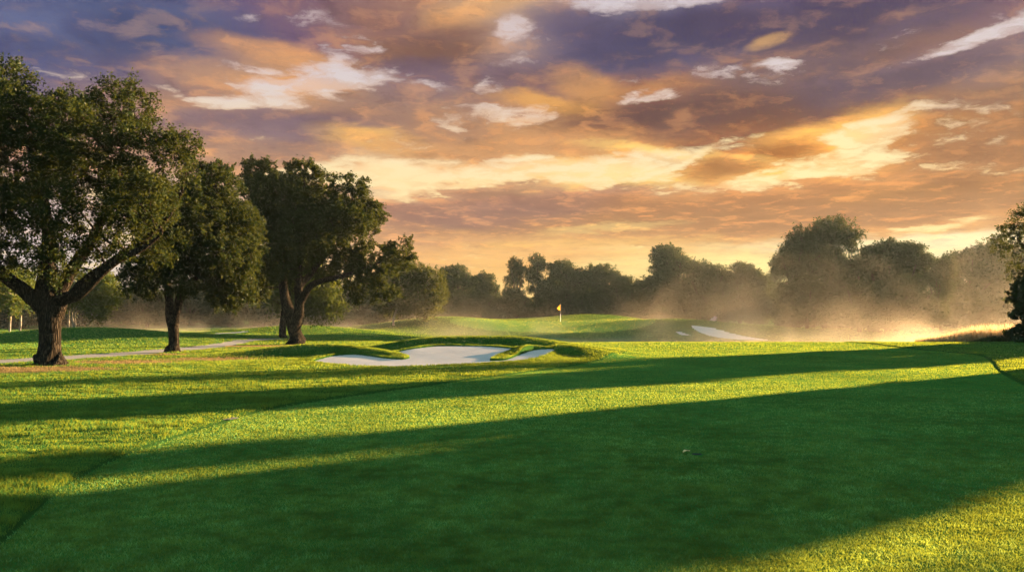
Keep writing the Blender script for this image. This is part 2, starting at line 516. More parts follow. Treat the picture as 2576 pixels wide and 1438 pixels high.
# dryness of the grass under the oaks
def dry_at(x, y):
    v = np.zeros(x.shape)
    for px, py, rx, ry, a in ((100, 932, 3.0, 1.5, 1.0), (320, 912, 3.0, 2.0, .75), (-60, 935, 4, 1.8, 1.0), (520, 903, 3.2, 1.8, .7), (640, 873, 4.0, 1.4, 1.0), (430, 893, 2.2, 1.2, .6), (760, 869, 2, 1.2, .8), (560, 880, 3.5, 1.0, .5), (700, 856, 4.5, 2.5, .5)):
        c = P(px, py, 0)
        v = np.maximum(v, a * np.exp(-((x - c[0]) / rx) ** 2 - ((y - c[1]) / ry) ** 2))
    return v


# ------------------------------------------------------------------ materials
def mat(name):
    m = bpy.data.materials.new(name)
    m.use_nodes = True
    g = NT(m.node_tree)
    out = g.n('ShaderNodeOutputMaterial')
    return m, g, out


def diffuse(g, c, n=None, rough=0.0):
    b = g.n('ShaderNodeBsdfDiffuse')
    g.put(b.inputs[0], c)
    b.inputs[1].default_value = rough
    if n is not None:
        g.put(b.inputs['Normal'], n)
    return b.outputs[0]


def mixs(g, f, a, b):
    m = g.n('ShaderNodeMixShader')
    g.put(m.inputs[0], f)
    g.t.links.new(a, m.inputs[1])
    g.t.links.new(b, m.inputs[2])
    return m.outputs[0]


def turf(name, dark, light, dry, upright, stripe=0.0, lump=(0.9, .03), blade=.5):
    """mown turf seen as a mass of upright blades: the shading normal scatters the way blades face"""
    m, g, out = mat(name)
    pos = g.n('ShaderNodeNewGeometry').outputs['Position']
    nrm = g.n('ShaderNodeNewGeometry').outputs['Normal']
    n1 = g.noise(pos, .35, 4.0, .6)
    n2 = g.noise(pos, 3.1, 5.0, .65)
    n3 = g.noise(pos, 34.0, 3.0, .7)
    sv = g.n('ShaderNodeMapping')
    sv.inputs['Scale'].default_value = (1.4, 5.5, 1)
    g.put(sv.inputs['Vector'], pos)
    n4 = g.noise(sv.outputs[0], 1.0, 5.0, .65)
    n5 = g.noise(pos, 140.0, 2.0, .7)
    f = g.math('ADD', g.math('MULTIPLY', n1, .35), g.math('ADD', g.math('MULTIPLY', n2, .3), g.math('ADD', g.math('MULTIPLY_ADD', n3, .3, g.math('MULTIPLY', n5, .3)), g.math('MULTIPLY', n4, .4))))
    c = g.ramp(g.mapr(f, .60, 1.05, 0, 1, False), [(0, dark), (.5, tuple((np.array(dark) + np.array(light)) / 2)), (1, light)])
    if stripe:
        x, y, z = g.sep(pos)
        q = g.math('SINE', g.math('ADD', g.math('MULTIPLY_ADD', x, .9, g.math('MULTIPLY', y, .34)), g.math('MULTIPLY', n1, 3.0)))
        c = g.mix(g.mapr(q, -.5, .5, 0, stripe), c, g.mix(1.0, c, (.70, .78, .74), 'MULTIPLY'))
    at_ = g.n('ShaderNodeAttribute', attribute_name='dry')
    dn = g.mapr(g.math('ADD', at_.outputs['Fac'], g.math('MULTIPLY_ADD', g.noise(pos, 1.7, 6.0, .7), 1.1, -.55)), .30, .72)
    c = g.mix(dn, c, g.mix(n3, dry, tuple(np.array(dry) * .45)))
    wn = g.n('ShaderNodeTexWhiteNoise', noise_dimensions='3D')
    g.put(wn.inputs['Vector'], g.vmath('SCALE', pos, 900.0))
    rv = g.vmath('SUBTRACT', wn.outputs['Color'], (.5, .5, .5))
    rx, ry, rz = g.sep(rv)
    hor = g.vmath('NORMALIZE', g.vmath('ADD', g.vmath('NORMALIZE', g.comb(rx, ry, 0.0)), (0.0, 0.0, .14)))
    bmp = g.n('ShaderNodeBump')
    bmp.inputs['Strength'].default_value = 1.0
    bmp.inputs['Distance'].default_value = lump[1]
    hgt = g.math('ADD', g.noise(pos, lump[0], 5.0, .6), g.math('MULTIPLY', n3, .25))
    g.put(bmp.inputs['Height'], hgt)
    nn = g.vmath('NORMALIZE', g.vmath('ADD', g.vmath('SCALE', bmp.outputs[0], 1.0 - upright), g.vmath('SCALE', hor, upright)))
    ty = g.mix(1.0, c, (4.0, 1.5, .45), 'MULTIPLY')
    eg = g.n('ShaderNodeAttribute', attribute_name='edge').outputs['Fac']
    c = g.mix(g.math('MULTIPLY', eg, .72), c, (.010, .020, .006))  # dark thatch at the cut edge, plus the step's shade painted in
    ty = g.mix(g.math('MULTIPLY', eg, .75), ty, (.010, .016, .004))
    sh = diffuse(g, c, nn)
    g.t.links.new(sh, out.inputs[0])
    return m


def blade_mat(name, c0, c1, tr, dry, trans=.5):
    m, g, out = mat(name)
    a = g.n('ShaderNodeAttribute', attribute_name='rnd').outputs['Fac']
    dr = g.n('ShaderNodeAttribute', attribute_name='dry').outputs['Fac']
    pos = g.n('ShaderNodeNewGeometry').outputs['Position']
    n1 = g.noise(pos, .45, 5.0, .65)
    n2 = g.noise(pos, 3.2, 5.0, .65)
    c = g.mix(g.math('ADD', g.math('MULTIPLY', a, .75), g.math('ADD', g.mapr(n1, .32, .68, 0, .22), g.mapr(n2, .34, .66, 0, .22)), clamp=True), c0, c1)
    mott = g.math('ADD', g.mapr(n1, .34, .66, .72, 1.08), g.mapr(n2, .36, .64, -.16, .14))
    c = g.vmath('SCALE', c, g.math('ADD', g.mapr(n1, .34, .66, .70, 1.1), g.mapr(n2, .36, .64, -.15, .2)))
    t = g.vmath('SCALE', g.mix(a, tr, tuple(np.array(tr) * .7)), mott)
    dk = g.math('GREATER_THAN', g.math('ADD', dr, g.math('MULTIPLY', a, .5)), .72)
    c = g.mix(dk, c, dry)
    t = g.mix(dk, t, tuple(np.array(dry) * .9))
    d = diffuse(g, c)
    tl = g.n('ShaderNodeBsdfTranslucent')
    g.put(tl.inputs[0], t)
    g.t.links.new(mixs(g, trans, d, tl.outputs[0]), out.inputs[0])
    return m


def leaf_mat(name, c0, c1, tr, trans=.42, gloss=.003):
    m, g, out = mat(name)
    a = g.n('ShaderNodeAttribute', attribute_name='rnd').outputs['Fac']
    ob = g.n('ShaderNodeObjectInfo')
    n1 = g.noise(g.n('ShaderNodeTexCoord').outputs['Object'], .9, 3.0, .6)
    f = g.math('ADD', g.math('MULTIPLY', a, .6), g.math('MULTIPLY_ADD', n1, .9, -.25), clamp=True)
    c = g.mix(f, c0, c1)
    c = g.mix(1.0, c, g.mix(ob.outputs['Random'], (.85, .95, 1.0), (1.12, 1.04, .9)), 'MULTIPLY')
    t = g.mix(a, tr, tuple(np.array(tr) * .55))
    d = diffuse(g, c)
    tl = g.n('ShaderNodeBsdfTranslucent')
    g.put(tl.inputs[0], t)
    s = mixs(g, trans, d, tl.outputs[0])
    gl = g.n('ShaderNodeBsdfGlossy')
    gl.inputs['Roughness'].default_value = .45
    gl.inputs[0].default_value = (.8, .8, .75, 1)
    s = mixs(g, gloss, s, gl.outputs[0])
    g.t.links.new(s, out.inputs[0])
    return m


def bark_mat(name, c0, c1):
    m, g, out = mat(name)
    tc = g.n('ShaderNodeTexCoord').outputs['Object']
    mp = g.n('ShaderNodeMapping')
    mp.inputs['Scale'].default_value = (15, 15, 2.6)
    g.put(mp.inputs['Vector'], tc)
    v = g.n('ShaderNodeTexVoronoi', feature='DISTANCE_TO_EDGE')
    g.put(v.inputs['Vector'], g.vmath('ADD', mp.outputs[0], g.vmath('SCALE', g.noise(tc, 3.0, 4.0, .6, out='Color'), 1.2)))
    v.inputs['Scale'].default_value = 1.0
    n = g.noise(tc, 6.0, 6.0, .7)
    c = g.mix(g.mapr(g.math('ADD', v.outputs[0], g.math('MULTIPLY_ADD', n, .3, -.15)), .0, .35), c0, c1)
    b = g.n('ShaderNodeBump')
    b.inputs['Strength'].default_value = .9
    b.inputs['Distance'].default_value = .05
    g.put(b.inputs['Height'], g.math('ADD', g.mapr(v.outputs[0], 0, .3), g.math('MULTIPLY', n, .5)))
    g.t.links.new(diffuse(g, c, b.outputs[0], .5), out.inputs[0])
    return m


def plain(name, c, rough=.6, var=.2, scale=8.0):
    m, g, out = mat(name)
    b = g.n('ShaderNodeBsdfPrincipled')
    n = g.noise(g.n('ShaderNodeTexCoord').outputs['Object'], scale, 5.0, .6)
    g.put(b.inputs['Base Color'], g.mix(n, tuple(np.array(c) * (1 - var)), tuple(np.minimum(np.array(c) * (1 + var), 1))))
    b.inputs['Roughness'].default_value = rough
    g.t.links.new(b.outputs[0], out.inputs[0])
    return m


DRY = (.150, .105, .046)
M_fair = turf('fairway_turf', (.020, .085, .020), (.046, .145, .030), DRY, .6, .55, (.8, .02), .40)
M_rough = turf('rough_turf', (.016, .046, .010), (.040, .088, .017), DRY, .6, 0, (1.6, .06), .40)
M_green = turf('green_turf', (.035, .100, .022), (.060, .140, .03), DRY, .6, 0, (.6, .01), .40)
M_blade_f = blade_mat('fairway_blades', (.010, .058, .018), (.054, .185, .054), (.185, .205, .015), DRY, .55)
M_blade_r = blade_mat('rough_blades', (.010, .052, .015), (.056, .170, .042), (.18, .195, .014), DRY, .55)
M_leaf = leaf_mat('oak_leaves', (.005, .011, .0035), (.015, .024, .006), (.044, .047, .008), .38)
M_leaf_g = leaf_mat('green_leaves', (.013, .030, .009), (.040, .060, .012), (.10, .105, .013))
M_leaf_f = leaf_mat('far_leaves', (.007, .014, .006), (.018, .030, .010), (.04, .042, .010), .33)
M_bark = bark_mat('oak_bark', (.010, .008, .006), (.040, .030, .021))
M_bark_p = bark_mat('pale_bark', (.12, .10, .08), (.34, .29, .23))


def sand_mat():
    m, g, out = mat('bunker_sand')
    pos = g.n('ShaderNodeNewGeometry').outputs['Position']
    n = g.noise(pos, 1.2, 6.0, .65)
    n2 = g.noise(pos, 40.0, 3.0, .7)
    c = g.mix(g.math('ADD', g.math('MULTIPLY', n, .6), g.math('MULTIPLY', n2, .4)), (.215, .185, .19), (.37, .325, .325))
    mp = g.n('ShaderNodeMapping')
    mp.inputs['Scale'].default_value = (1, 3.2, 1)
    g.put(mp.inputs['Vector'], pos)
    b = g.n('ShaderNodeBump')
    b.inputs['Strength'].default_value = .8
    b.inputs['Distance'].default_value = .03
    g.put(b.inputs['Height'], g.math('ADD', g.noise(mp.outputs[0], 3.0, 5.0, .6), g.math('MULTIPLY', n2, .3)))
    g.t.links.new(diffuse(g, c, b.outputs[0], .6), out.inputs[0])
    return m


M_sand = sand_mat()
M_path = plain('path_asphalt', (.066, .056, .056), .85, .35, 5.0)


# ------------------------------------------------------------------ the ground, one fine sheet round the viewer
def build_ground():
    fac, r = [], 2.5
    while r < 900:
        fac.append(r)
        k = .011 if r < 24 else (.0042 if r < 47 else (.0065 if r < 120 else .03))
        r *= 1 + k
    rr = np.concatenate([[.01, .8, 1.6], fac, [1200, 2000, 3500]])
    hr, ha = np.hypot(*HOLE), math.degrees(math.atan2(HOLE[0], HOLE[1]))
    rr = np.unique(np.concatenate([rr[(rr < hr - .1) | (rr > hr + .1)], np.linspace(hr - .1, hr + .1, 41)]))
    aa = np.concatenate([np.arange(-38, 38.001, .11), np.arange(38.3, 62, .3), np.arange(-61.9, -38.1, .3), np.arange(64, 297, 3.0)])
    aa = np.unique(np.concatenate([aa[np.abs(aa - ha) > .42], np.linspace(ha - .42, ha + .42, 33)]))
    A, R = np.meshgrid(np.radians(aa), rr)
    X, Y = (R * np.sin(A)).ravel(), (R * np.cos(A)).ravel()
    Z, C, DF = ground_z(X, Y, True)
    RR = np.hypot(X, Y)
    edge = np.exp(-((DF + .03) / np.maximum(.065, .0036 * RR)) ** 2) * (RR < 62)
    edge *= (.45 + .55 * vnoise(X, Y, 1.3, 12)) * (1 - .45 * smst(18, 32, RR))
    na, nr = len(aa), len(rr)
    i = np.arange(nr - 1)[:, None] * na
    j = np.arange(na)[None, :]
    jn = (j + 1) % na
    Q = np.stack([i + j, i + jn, i + na + jn, i + na + j], -1).reshape(-1, 4)
    V = np.stack([X, Y, Z], 1)
    dry = dry_at(X, Y)
    q = C[Q]
    f = np.zeros(len(Q), np.int8)
    eq = (q == q[:, :1]).all(1)
    f[eq] = q[eq, 0]
    cnt1 = (q == 1).sum(1)
    f[~eq & (cnt1 >= 3)] = 1
    f[~eq & ((q == 4).sum(1) >= 2)] = 4
    f[~eq & ((q == 2).sum(1) >= 3)] = 2
    f[~eq & (q == 5).any(1)] = 5
    res = {}
    for k, nm, m in ((0, 'ground', M_rough), (1, 'fairway', M_fair), (2, 'putting_green', M_green), (3, 'sand', M_sand), (4, 'path', M_path), (5, 'golf_hole', plain('hole_soil', (.012, .010, .008)))):
        fq = Q[f == k]
        if not len(fq):
            continue
        if k == 3:                                            # each bunker is a sheet of its own
            cc = V[fq].mean(1)
            main = (cc[:, 1] < 50)
            strip = (cc[:, 0] < -10) & ~main
            fc = inside(cc[:, 0], cc[:, 1], FARC + (FARC - FARC.mean(0)) * .1)
            for lab, msk in (('sand_bunker', main), ('sand_bunker', strip), ('sand_bunker', fc), ('sand_bunker', ~main & ~strip & ~fc)):
                sq = fq[msk]
                if len(sq):
                    uq, inv = np.unique(sq, return_inverse=True)
                    tag(add(lab, new_mesh(lab, V[uq], inv.reshape(-1, 4)[:, ::-1], m, None, True)), kind='structure')
            continue
        uq, inv = np.unique(fq, return_inverse=True)
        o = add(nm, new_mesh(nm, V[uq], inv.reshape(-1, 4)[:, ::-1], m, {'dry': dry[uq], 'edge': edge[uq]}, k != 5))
        if k == 5:
            tag(o, 'round dark golf hole sunk in the shaded turf of the fairway', 'golf hole')
        else:
            tag(o, kind='structure')
        res[k] = o
    return res


build_ground()
print('ground', round(time.time() - T0, 1))


# ------------------------------------------------------------------ grass blades
def blades(name, rng, X, Y, Z, h, w, lean, matl, bend=.5):
    n = len(X)
    ph = rng.uniform(0, 2 * math.pi, n)
    lx, ly = np.cos(ph) * lean, np.sin(ph) * lean
    fa = rng.uniform(0, 2 * math.pi, n)
    wx, wy = np.cos(fa) * w / 2, np.sin(fa) * w / 2
    B = np.stack([X, Y, Z - .004], 1)
    S = np.stack([wx, wy, np.zeros(n)], 1)
    M = np.stack([lx * h * .35, ly * h * .35, h * .6], 1)
    T = np.stack([lx * h, ly * h, h], 1)
    V = np.stack([B - S, B + S, B + M + S * .7, B + M - S * .7, B + T + S * .08, B + T - S * .08], 1).reshape(-1, 3)
    k = np.arange(n)[:, None] * 6
    Q = np.concatenate([k + np.array([[0, 1, 2, 3]]), k + np.array([[3, 2, 4, 5]])], 0)
    cl = .40 * vnoise(X, Y, 31.0, 21) + .32 * vnoise(X, Y, 13.0, 22) + .28 * vnoise(X, Y, 5.0, 23)
    rnd = np.repeat(np.clip(.35 * rng.random(n) + .65 * ((cl - .5) * 1.9 + .5), 0, 1), 6)
    dry = np.repeat(dry_at(X, Y), 6)
    return add(name, new_mesh(name, V, Q, matl, {'rnd': rnd, 'dry': dry}))


def scatter(rng, n, r0, r1, half=35.5, power=1.0):
    """points in the view wedge, denser near by (density ~ 1/r^power)"""
    u = rng.random(n)
    e = 2 - power
    r = (r0 ** e + u * (r1 ** e - r0 ** e)) ** (1 / e) if abs(e) > 1e-6 else r0 * (r1 / r0) ** u
    a = rng.uniform(-1, 1, n) * (np.radians(half) + np.arctan(3.4 / r))       # the view wedge and a few metres either side
    return r * np.sin(a), r * np.cos(a)


def build_grass():
    rng = np.random.default_rng(5)
    # mown turf: short upright blades over fairway and green, each clump wider the farther off it stands
    X, Y = scatter(rng, 2600000, 4.6, 125, power=2.8)
    Z, C, DF = ground_z(X, Y, True)
    gap = np.maximum(.035, .0028 * np.hypot(X, Y)) * (np.hypot(X, Y) < 62)
    k = (((C == 1) | (C == 2)) & (np.hypot(X - HOLE[0], (Y - HOLE[1]) * np.where(Y < HOLE[1], .36, 1)) > HR + .010)) | ((C == 0) & (np.hypot(X, Y) > 46))
    gap *= .25 + 1.2 * vnoise(X, Y, 2.3, 41)
    k &= (DF > gap * .6) | (DF < -gap)
    X, Y, Z = X[k], Y[k], Z[k]
    r = np.hypot(X, Y)
    h = (.011 + .013 * vnoise(X, Y, 3.0, 1)) * rng.uniform(.55, 1.35, len(X)) * (1 + 1.3 * smst(20, 80, r))
    gm = C[k] == 2
    tag(blades('green_grass', rng, X[gm], Y[gm], Z[gm], h[gm] * .7, .75 * r[gm] / 796, .5, blade_mat('green_blades', (.03, .10, .02), (.07, .19, .045), (.42, .36, .04), DRY, .6)), kind='stuff')
    X, Y, Z, h, r = X[~gm], Y[~gm], Z[~gm], h[~gm], r[~gm]
    tag(blades('fairway_grass', rng, X, Y, Z, h, np.maximum(.003, .40 * r / 796 * (1 + .5 * smst(16, 9, r)) * (1 + .9 * smst(18, 55, r))), .5, M_blade_f), kind='stuff')
    # stray longer and paler blades that catch the eye close by
    X, Y = scatter(rng, 200000, 4.6, 24, power=2.4)
    Z, C = ground_z(X, Y)
    k = (C == 1) & (np.hypot(X - HOLE[0], (Y - HOLE[1]) * np.where(Y < HOLE[1], .36, 1)) > HR + .02)
    X, Y, Z = X[k], Y[k], Z[k]
    r = np.hypot(X, Y)
    h = rng.uniform(.016, .036, len(X))
    tag(blades('stray_grass', rng, X, Y, Z, h, np.maximum(.005, .80 * r / 796), .8, blade_mat('stray_blades', (.004, .026, .006), (.12, .30, .11), (.20, .24, .03), DRY, .5)), kind='stuff')
    # rough: longer, tufted, up to the oaks and round the bunker
    X, Y = scatter(rng, 1550000, 4.6, 47, power=2.3)
    Z, C, DF = ground_z(X, Y, True)
    gap = np.maximum(.035, .0028 * np.hypot(X, Y)) * (.25 + 1.2 * vnoise(X, Y, 2.3, 41))
    clump = vnoise(X * 1.0, Y * 2.2, 1.1, 3) * .5 + vnoise(X, Y * 1.8, 3.1, 4) * .5
    k = (C == 0) & (DF < -gap * 1.1) & (rng.random(len(X)) < .25 + 1.3 * clump)
    X, Y, Z, clump = X[k], Y[k], Z[k], clump[k]
    r = np.hypot(X, Y)
    lipf = 1 - .5 * ((X > -11) & (X < 9) & (Y > 33) & (Y < 46))
    for tp in (P(125, 920), P(434, 887), P(700, 870)):
        lipf = lipf * (1 + 1.6 * np.exp(-(np.hypot(X - tp[0], Y - tp[1]) / 1.1) ** 2))
    h = lipf * (.020 + .055 * smst(.35, .8, clump)) * rng.uniform(.6, 1.35, len(X)) * (1 - .25 * smst(25, 40, r))
    tag(blades('rough_grass', rng, X, Y, Z, h, np.maximum(.004, .45 * r / 796), .55, M_blade_r), kind='stuff')
    # thicker turf on the lips that fold over the sand
    n = 420000
    X, Y = rng.uniform(-15, 9, n), rng.uniform(31, 47, n)
    Z, C = ground_z(X, Y)
    d = seg_dist(X, Y, BUNK)
    k = (C == 0) & (rng.random(n) < np.exp(-(d / 1.6) ** 2) + .12)
    X, Y, Z, d = X[k], Y[k], Z[k], d[k]
    h = (.025 + .05 * vnoise(X, Y, 4.0, 6)) * rng.uniform(.6, 1.4, len(X))
    tag(blades('lip_grass', rng, X, Y, Z, h, np.full(len(X), .020), .7, M_blade_r), kind='stuff')


build_grass()
print('grass', round(time.time() - T0, 1))


# ------------------------------------------------------------------ trees
class Buf:
    def __init__(self):
        self.V, self.Q, self.n = [], [], 0

    def addm(self, V, Q):
        self.V.append(V)
        self.Q.append(Q + self.n)
        self.n += len(V)

    def get(self):
        return np.concatenate(self.V), np.concatenate(self.Q)


def tube(buf, pts, radii, sides, lump=0.0, rng=None, cap=False):
    pts = np.asarray(pts, float)
    n = len(pts)
    t = np.gradient(pts, axis=0)
    t /= np.linalg.norm(t, axis=1)[:, None] + 1e-9
    up = np.array([0.0, 1.0, 0.0]) if abs(t[0][1]) < .9 else np.array([1.0, 0, 0])
    rings = []
    a = np.arange(sides) * 2 * math.pi / sides
    for i in range(n):
        s = np.cross(up, t[i])
        s /= np.linalg.norm(s) + 1e-9
        up = np.cross(t[i], s)
        rr = radii[i]
        if lump and rng is not None:
            rr = rr * (1 + lump * (.5 * np.sin(a * 3 + i * .13 + 1) + .35 * np.sin(a * 5 - i * .21) + .3 * np.sin(a * 7 + i * .31)))[:, None]
        rings.append(pts[i] + rr * (np.cos(a)[:, None] * s + np.sin(a)[:, None] * up))
    V = np.concatenate(rings)
    i = np.arange(n - 1)[:, None] * sides
    j = np.arange(sides)[None, :]
    jn = (j + 1) % sides
    Q = np.stack([i + j, i + jn, i + sides + jn, i + sides + j], -1).reshape(-1, 4)
    buf.addm(V, Q)


def spline(pts, step):
    pts = np.asarray(pts, float)
    n = max(2, int(np.linalg.norm(np.diff(pts[:, :3], axis=0), axis=1).sum() / step / max(1, len(pts) - 1)))
    return catmull(pts, n, False)


def leaves(rng, C, out_dir, nspray, nleaf, slen, L, W, droop=0.15):
    """sprays of leaf quads round each twig end in C"""
    n = len(C)
    d = rng.normal(size=(n, nspray, 3)) + out_dir[:, None, :] * .8
    d[..., 2] += .15 - droop
    d /= np.linalg.norm(d, axis=2)[..., None]
    t = rng.uniform(.05, 1, (n, nspray, nleaf, 1)) ** .8
    sl = slen * rng.uniform(.5, 1.25, (n, nspray, 1, 1))
    c = C[:, None, None, :] + d[:, :, None, :] * t * sl + rng.normal(size=(n, nspray, nleaf, 3)) * slen * .13
    c[..., 2] -= (t[..., 0] ** 2) * sl[..., 0] * droop
    c = c.reshape(-1, 3)
    m = len(c)
    ax = np.repeat(d.reshape(-1, 3), nleaf, 0) * .7 + rng.normal(size=(m, 3))
    ax /= np.linalg.norm(ax, axis=1)[:, None]
    b = np.cross(ax, rng.normal(size=(m, 3)))
    b /= np.linalg.norm(b, axis=1)[:, None] + 1e-9
    s = rng.uniform(.6, 1.3, (m, 1))
    a2, b2 = ax * L * .5 * s, b * W * .5 * s
    V = np.stack([c - a2, c + b2 * .9 - a2 * .15, c + a2, c - b2 * .9 - a2 * .15], 1).reshape(-1, 3)
    Q = np.arange(m * 4).reshape(-1, 4)
    return V, Q, np.repeat(rng.random(m), 4)


def sample_blobs(rng, blobs, n, mind):
    """points in ellipsoids (cx, cy, cz, rx, ry, rz), more of them near the surface, kept mind apart"""
    B = np.array(blobs, float)
    vol = np.prod(B[:, 3:], axis=1) ** .8
    idx = rng.choice(len(B), n * 4, p=vol / vol.sum())
    d = rng.normal(size=(n * 4, 3))
    d /= np.linalg.norm(d, axis=1)[:, None]
    r = rng.random((n * 4, 1)) ** .42
    p = B[idx, :3] + d * r * B[idx, 3:]
    keep = []
    kp = np.empty((n, 3))
    for q in p:
        k = len(keep)
        if k >= n:
            break
        if k and (((kp[:k] - q) ** 2).sum(1) < mind * mind).any():
            continue
        kp[k] = q
        keep.append(1)
    return kp[:len(keep)]


def grow(rng, limbs, C, tip=.013, sub=4, wander=.10):
    """limbs: list of (points, radii); C: twig ends. Returns the tubes that reach every twig end."""
    pos, par, plen, fixed, dirs = [], [], [], [], []
    tubes = []
    for pts, rd in limbs:
        pts = np.asarray(pts)
        for k in range(len(pts)):
            pos.append(pts[k])
            par.append(-1)
            plen.append(0.0)
            fixed.append(rd[k])
            dirs.append(pts[min(k + 1, len(pts) - 1)] - pts[max(k - 1, 0)])
    nl = len(pos)
    cap = nl + len(C) * (sub + 1)
    A = np.zeros((cap, 3))
    A[:nl] = pos
    PL = np.zeros(cap)
    par = par + [0] * (cap - nl)
    D = np.zeros((cap, 3))
    D[:nl] = dirs
    cnt = np.zeros(cap)
    R0 = np.zeros(cap)
    R0[:nl] = fixed
    N = nl
    order = np.argsort(np.min(((C[:, None, :] - A[None, :nl, :]) ** 2).sum(2), 1))
    ends = []
    start = []
    for ci in order:
        p = C[ci]
        v = p - A[:N]
        dist = np.sqrt((v ** 2).sum(1))
        pen = dist * 1.0 + .30 * PL[:N]
        ang = (v * D[:N]).sum(1) / (dist * np.linalg.norm(D[:N], axis=1) + 1e-6)
        pen *= 1.35 - .35 * ang
        pen[:N] += np.where(A[:N, 2] > p[2] + .3, .4, 0)
        j = int(np.argmin(pen))
        dj = D[j] / (np.linalg.norm(D[j]) + 1e-9)
        L = dist[j]
        ctrl = A[j] + dj * L * .45 + np.array([0, 0, .08 * L]) + rng.normal(size=3) * L * wander
        ids = [j]
        for s in range(1, sub + 1):
            t = s / sub
            q = (1 - t) ** 2 * A[j] + 2 * t * (1 - t) * ctrl + t * t * p
            A[N] = q
            par[N] = ids[-1]
            D[N] = q - A[ids[-1]]
            PL[N] = PL[j] + L * t
            ids.append(N)
            N += 1
        ends.append(ids[-1])
        start.append(ids)
    for e in ends:
        cnt[e] += 1
    for k in range(N - 1, nl - 1, -1):
        cnt[par[k]] += cnt[k]
    rad_ = tip * np.maximum(cnt, 1) ** .47
    for ids in start:
        r = rad_[ids].copy()
        r[0] = min(r[1] * 1.25, R0[ids[0]] if ids[0] < nl else r[0], 9)
        r[-1] = tip * .4
        tubes.append((A[ids], r))
    return tubes


def make_tree(seed, blobs, limbs, n_tw, mind, leaf, trunk_mat, leaf_m, tip=.013, sides=5, big_sides=14, lump=.05, droop=.15, name='tree', sub=4):
    """returns (trunk mesh, crown mesh); leaf = (sprays, leaves per spray, spray length, leaf length, leaf width)"""
    rng = np.random.default_rng(seed)
    LB = []
    buf = Buf()
    for pts, rd in limbs:
        pts4 = np.column_stack([np.asarray(pts, float), rd])
        sp = spline(pts4, max(.12, min(rd) * 1.2))
        if len(sp) > 4:
            w = np.linspace(0, 1, len(sp))
            sp[:, 0] += np.sin(w * 9 + seed) * .25 * sp[:, 3] * (w > .1)
            sp[:, 1] += np.sin(w * 7 + seed * 2) * .25 * sp[:, 3] * (w > .1)
        LB.append((sp[:, :3], sp[:, 3]))
        tube(buf, sp[:, :3], sp[:, 3], big_sides, lump, rng)
    C = sample_blobs(rng, blobs, n_tw, mind)
    rootable = [(p[int(len(p) * (.55 if i == 0 else .12)):], r[int(len(r) * (.55 if i == 0 else .12)):]) for i, (p, r) in enumerate(LB)]
    for pts, r in grow(rng, rootable, C, tip, sub):
        tube(buf, pts, r, sides)
    V, Q = buf.get()
    tm = new_mesh(name + '_trunk', V, Q, trunk_mat, None, True)
    B = np.array(blobs, float)
    dd = ((C[:, None, :] - B[None, :, :3]) / B[None, :, 3:])
    near = np.argmin((dd ** 2).sum(2), 1)
    od = dd[np.arange(len(C)), near]
    od /= np.linalg.norm(od, axis=1)[:, None] + 1e-9
    V, Q, rnd = leaves(rng, C, od, leaf[0], leaf[1], leaf[2], leaf[3], leaf[4], droop)
    cm = new_mesh(name + '_crown', V, Q, leaf_m, {'rnd': rnd})
    return tm, cm


def place_tree(name, tm, cm, loc, label, cat='tree', group=None, rz=0.0, sc=None):
    root = bpy.data.objects.new(name, None)
    root.empty_display_size = .5
    col.objects.link(root)
    root.location = loc
    root.rotation_euler = (0, 0, rz)
    if sc is not None:
        root.scale = sc
    tag(root, label, cat, group)
    if tm:
        add('trunk', tm, root)
    add('crown', cm, root)
    return root


def copy_tree(src, loc, rz, sc, label, group):
    r = src.copy()
    col.objects.link(r)
    r.location, r.rotation_euler, r.scale = loc, (0, 0, rz), sc
    r['label'] = label
    if group:
        r['group'] = group
    for ch in list(src.children):
        c = ch.copy()
        col.objects.link(c)
        c.parent = r
    return r


def px_tree(name, base, depth, blobs_px, limbs_px, seed, n_tw, mind, leaf, label, tmat=None, lmat=None, bscale=.87, **kw):
    """a tree laid out in the plane across the view at its own distance, then given depth"""
    b = at(base[0], base[1], depth)
    b[2] = gz(b[0], b[1])
    s = depth / F0
    rng = np.random.default_rng(seed + 100)

    def loc(x, y):
        q = at(x, y, depth)
        return q[0] - b[0], q[2] - b[2]
    blobs = []
    for i, bb in enumerate(blobs_px):
        x, z = loc(bb[0], bb[1])
        rx, rz_ = bb[2] * s * bscale, bb[3] * s * bscale
        dy = bb[4] if len(bb) > 4 else rng.uniform(-1, 1) * 1.1
        blobs.append((x, dy, z, rx, (rx + rz_) / 2 * 1.1, rz_))
    limbs = []
    for pts in limbs_px:
        q, rd = [], []
        for pp in pts:
            x, z = loc(pp[0], pp[1])
            q.append((x, pp[3] if len(pp) > 3 else 0.0, z))
            rd.append(pp[2] * s)
        limbs.append((q, rd))
    limbs[0][0][0] = (limbs[0][0][0][0], 0.0, -.12)
    tm, cm = make_tree(seed, blobs, limbs, n_tw, mind, leaf, tmat or M_bark, lmat or M_leaf, name=name, **kw)
    return place_tree(name, tm, cm, b, label)


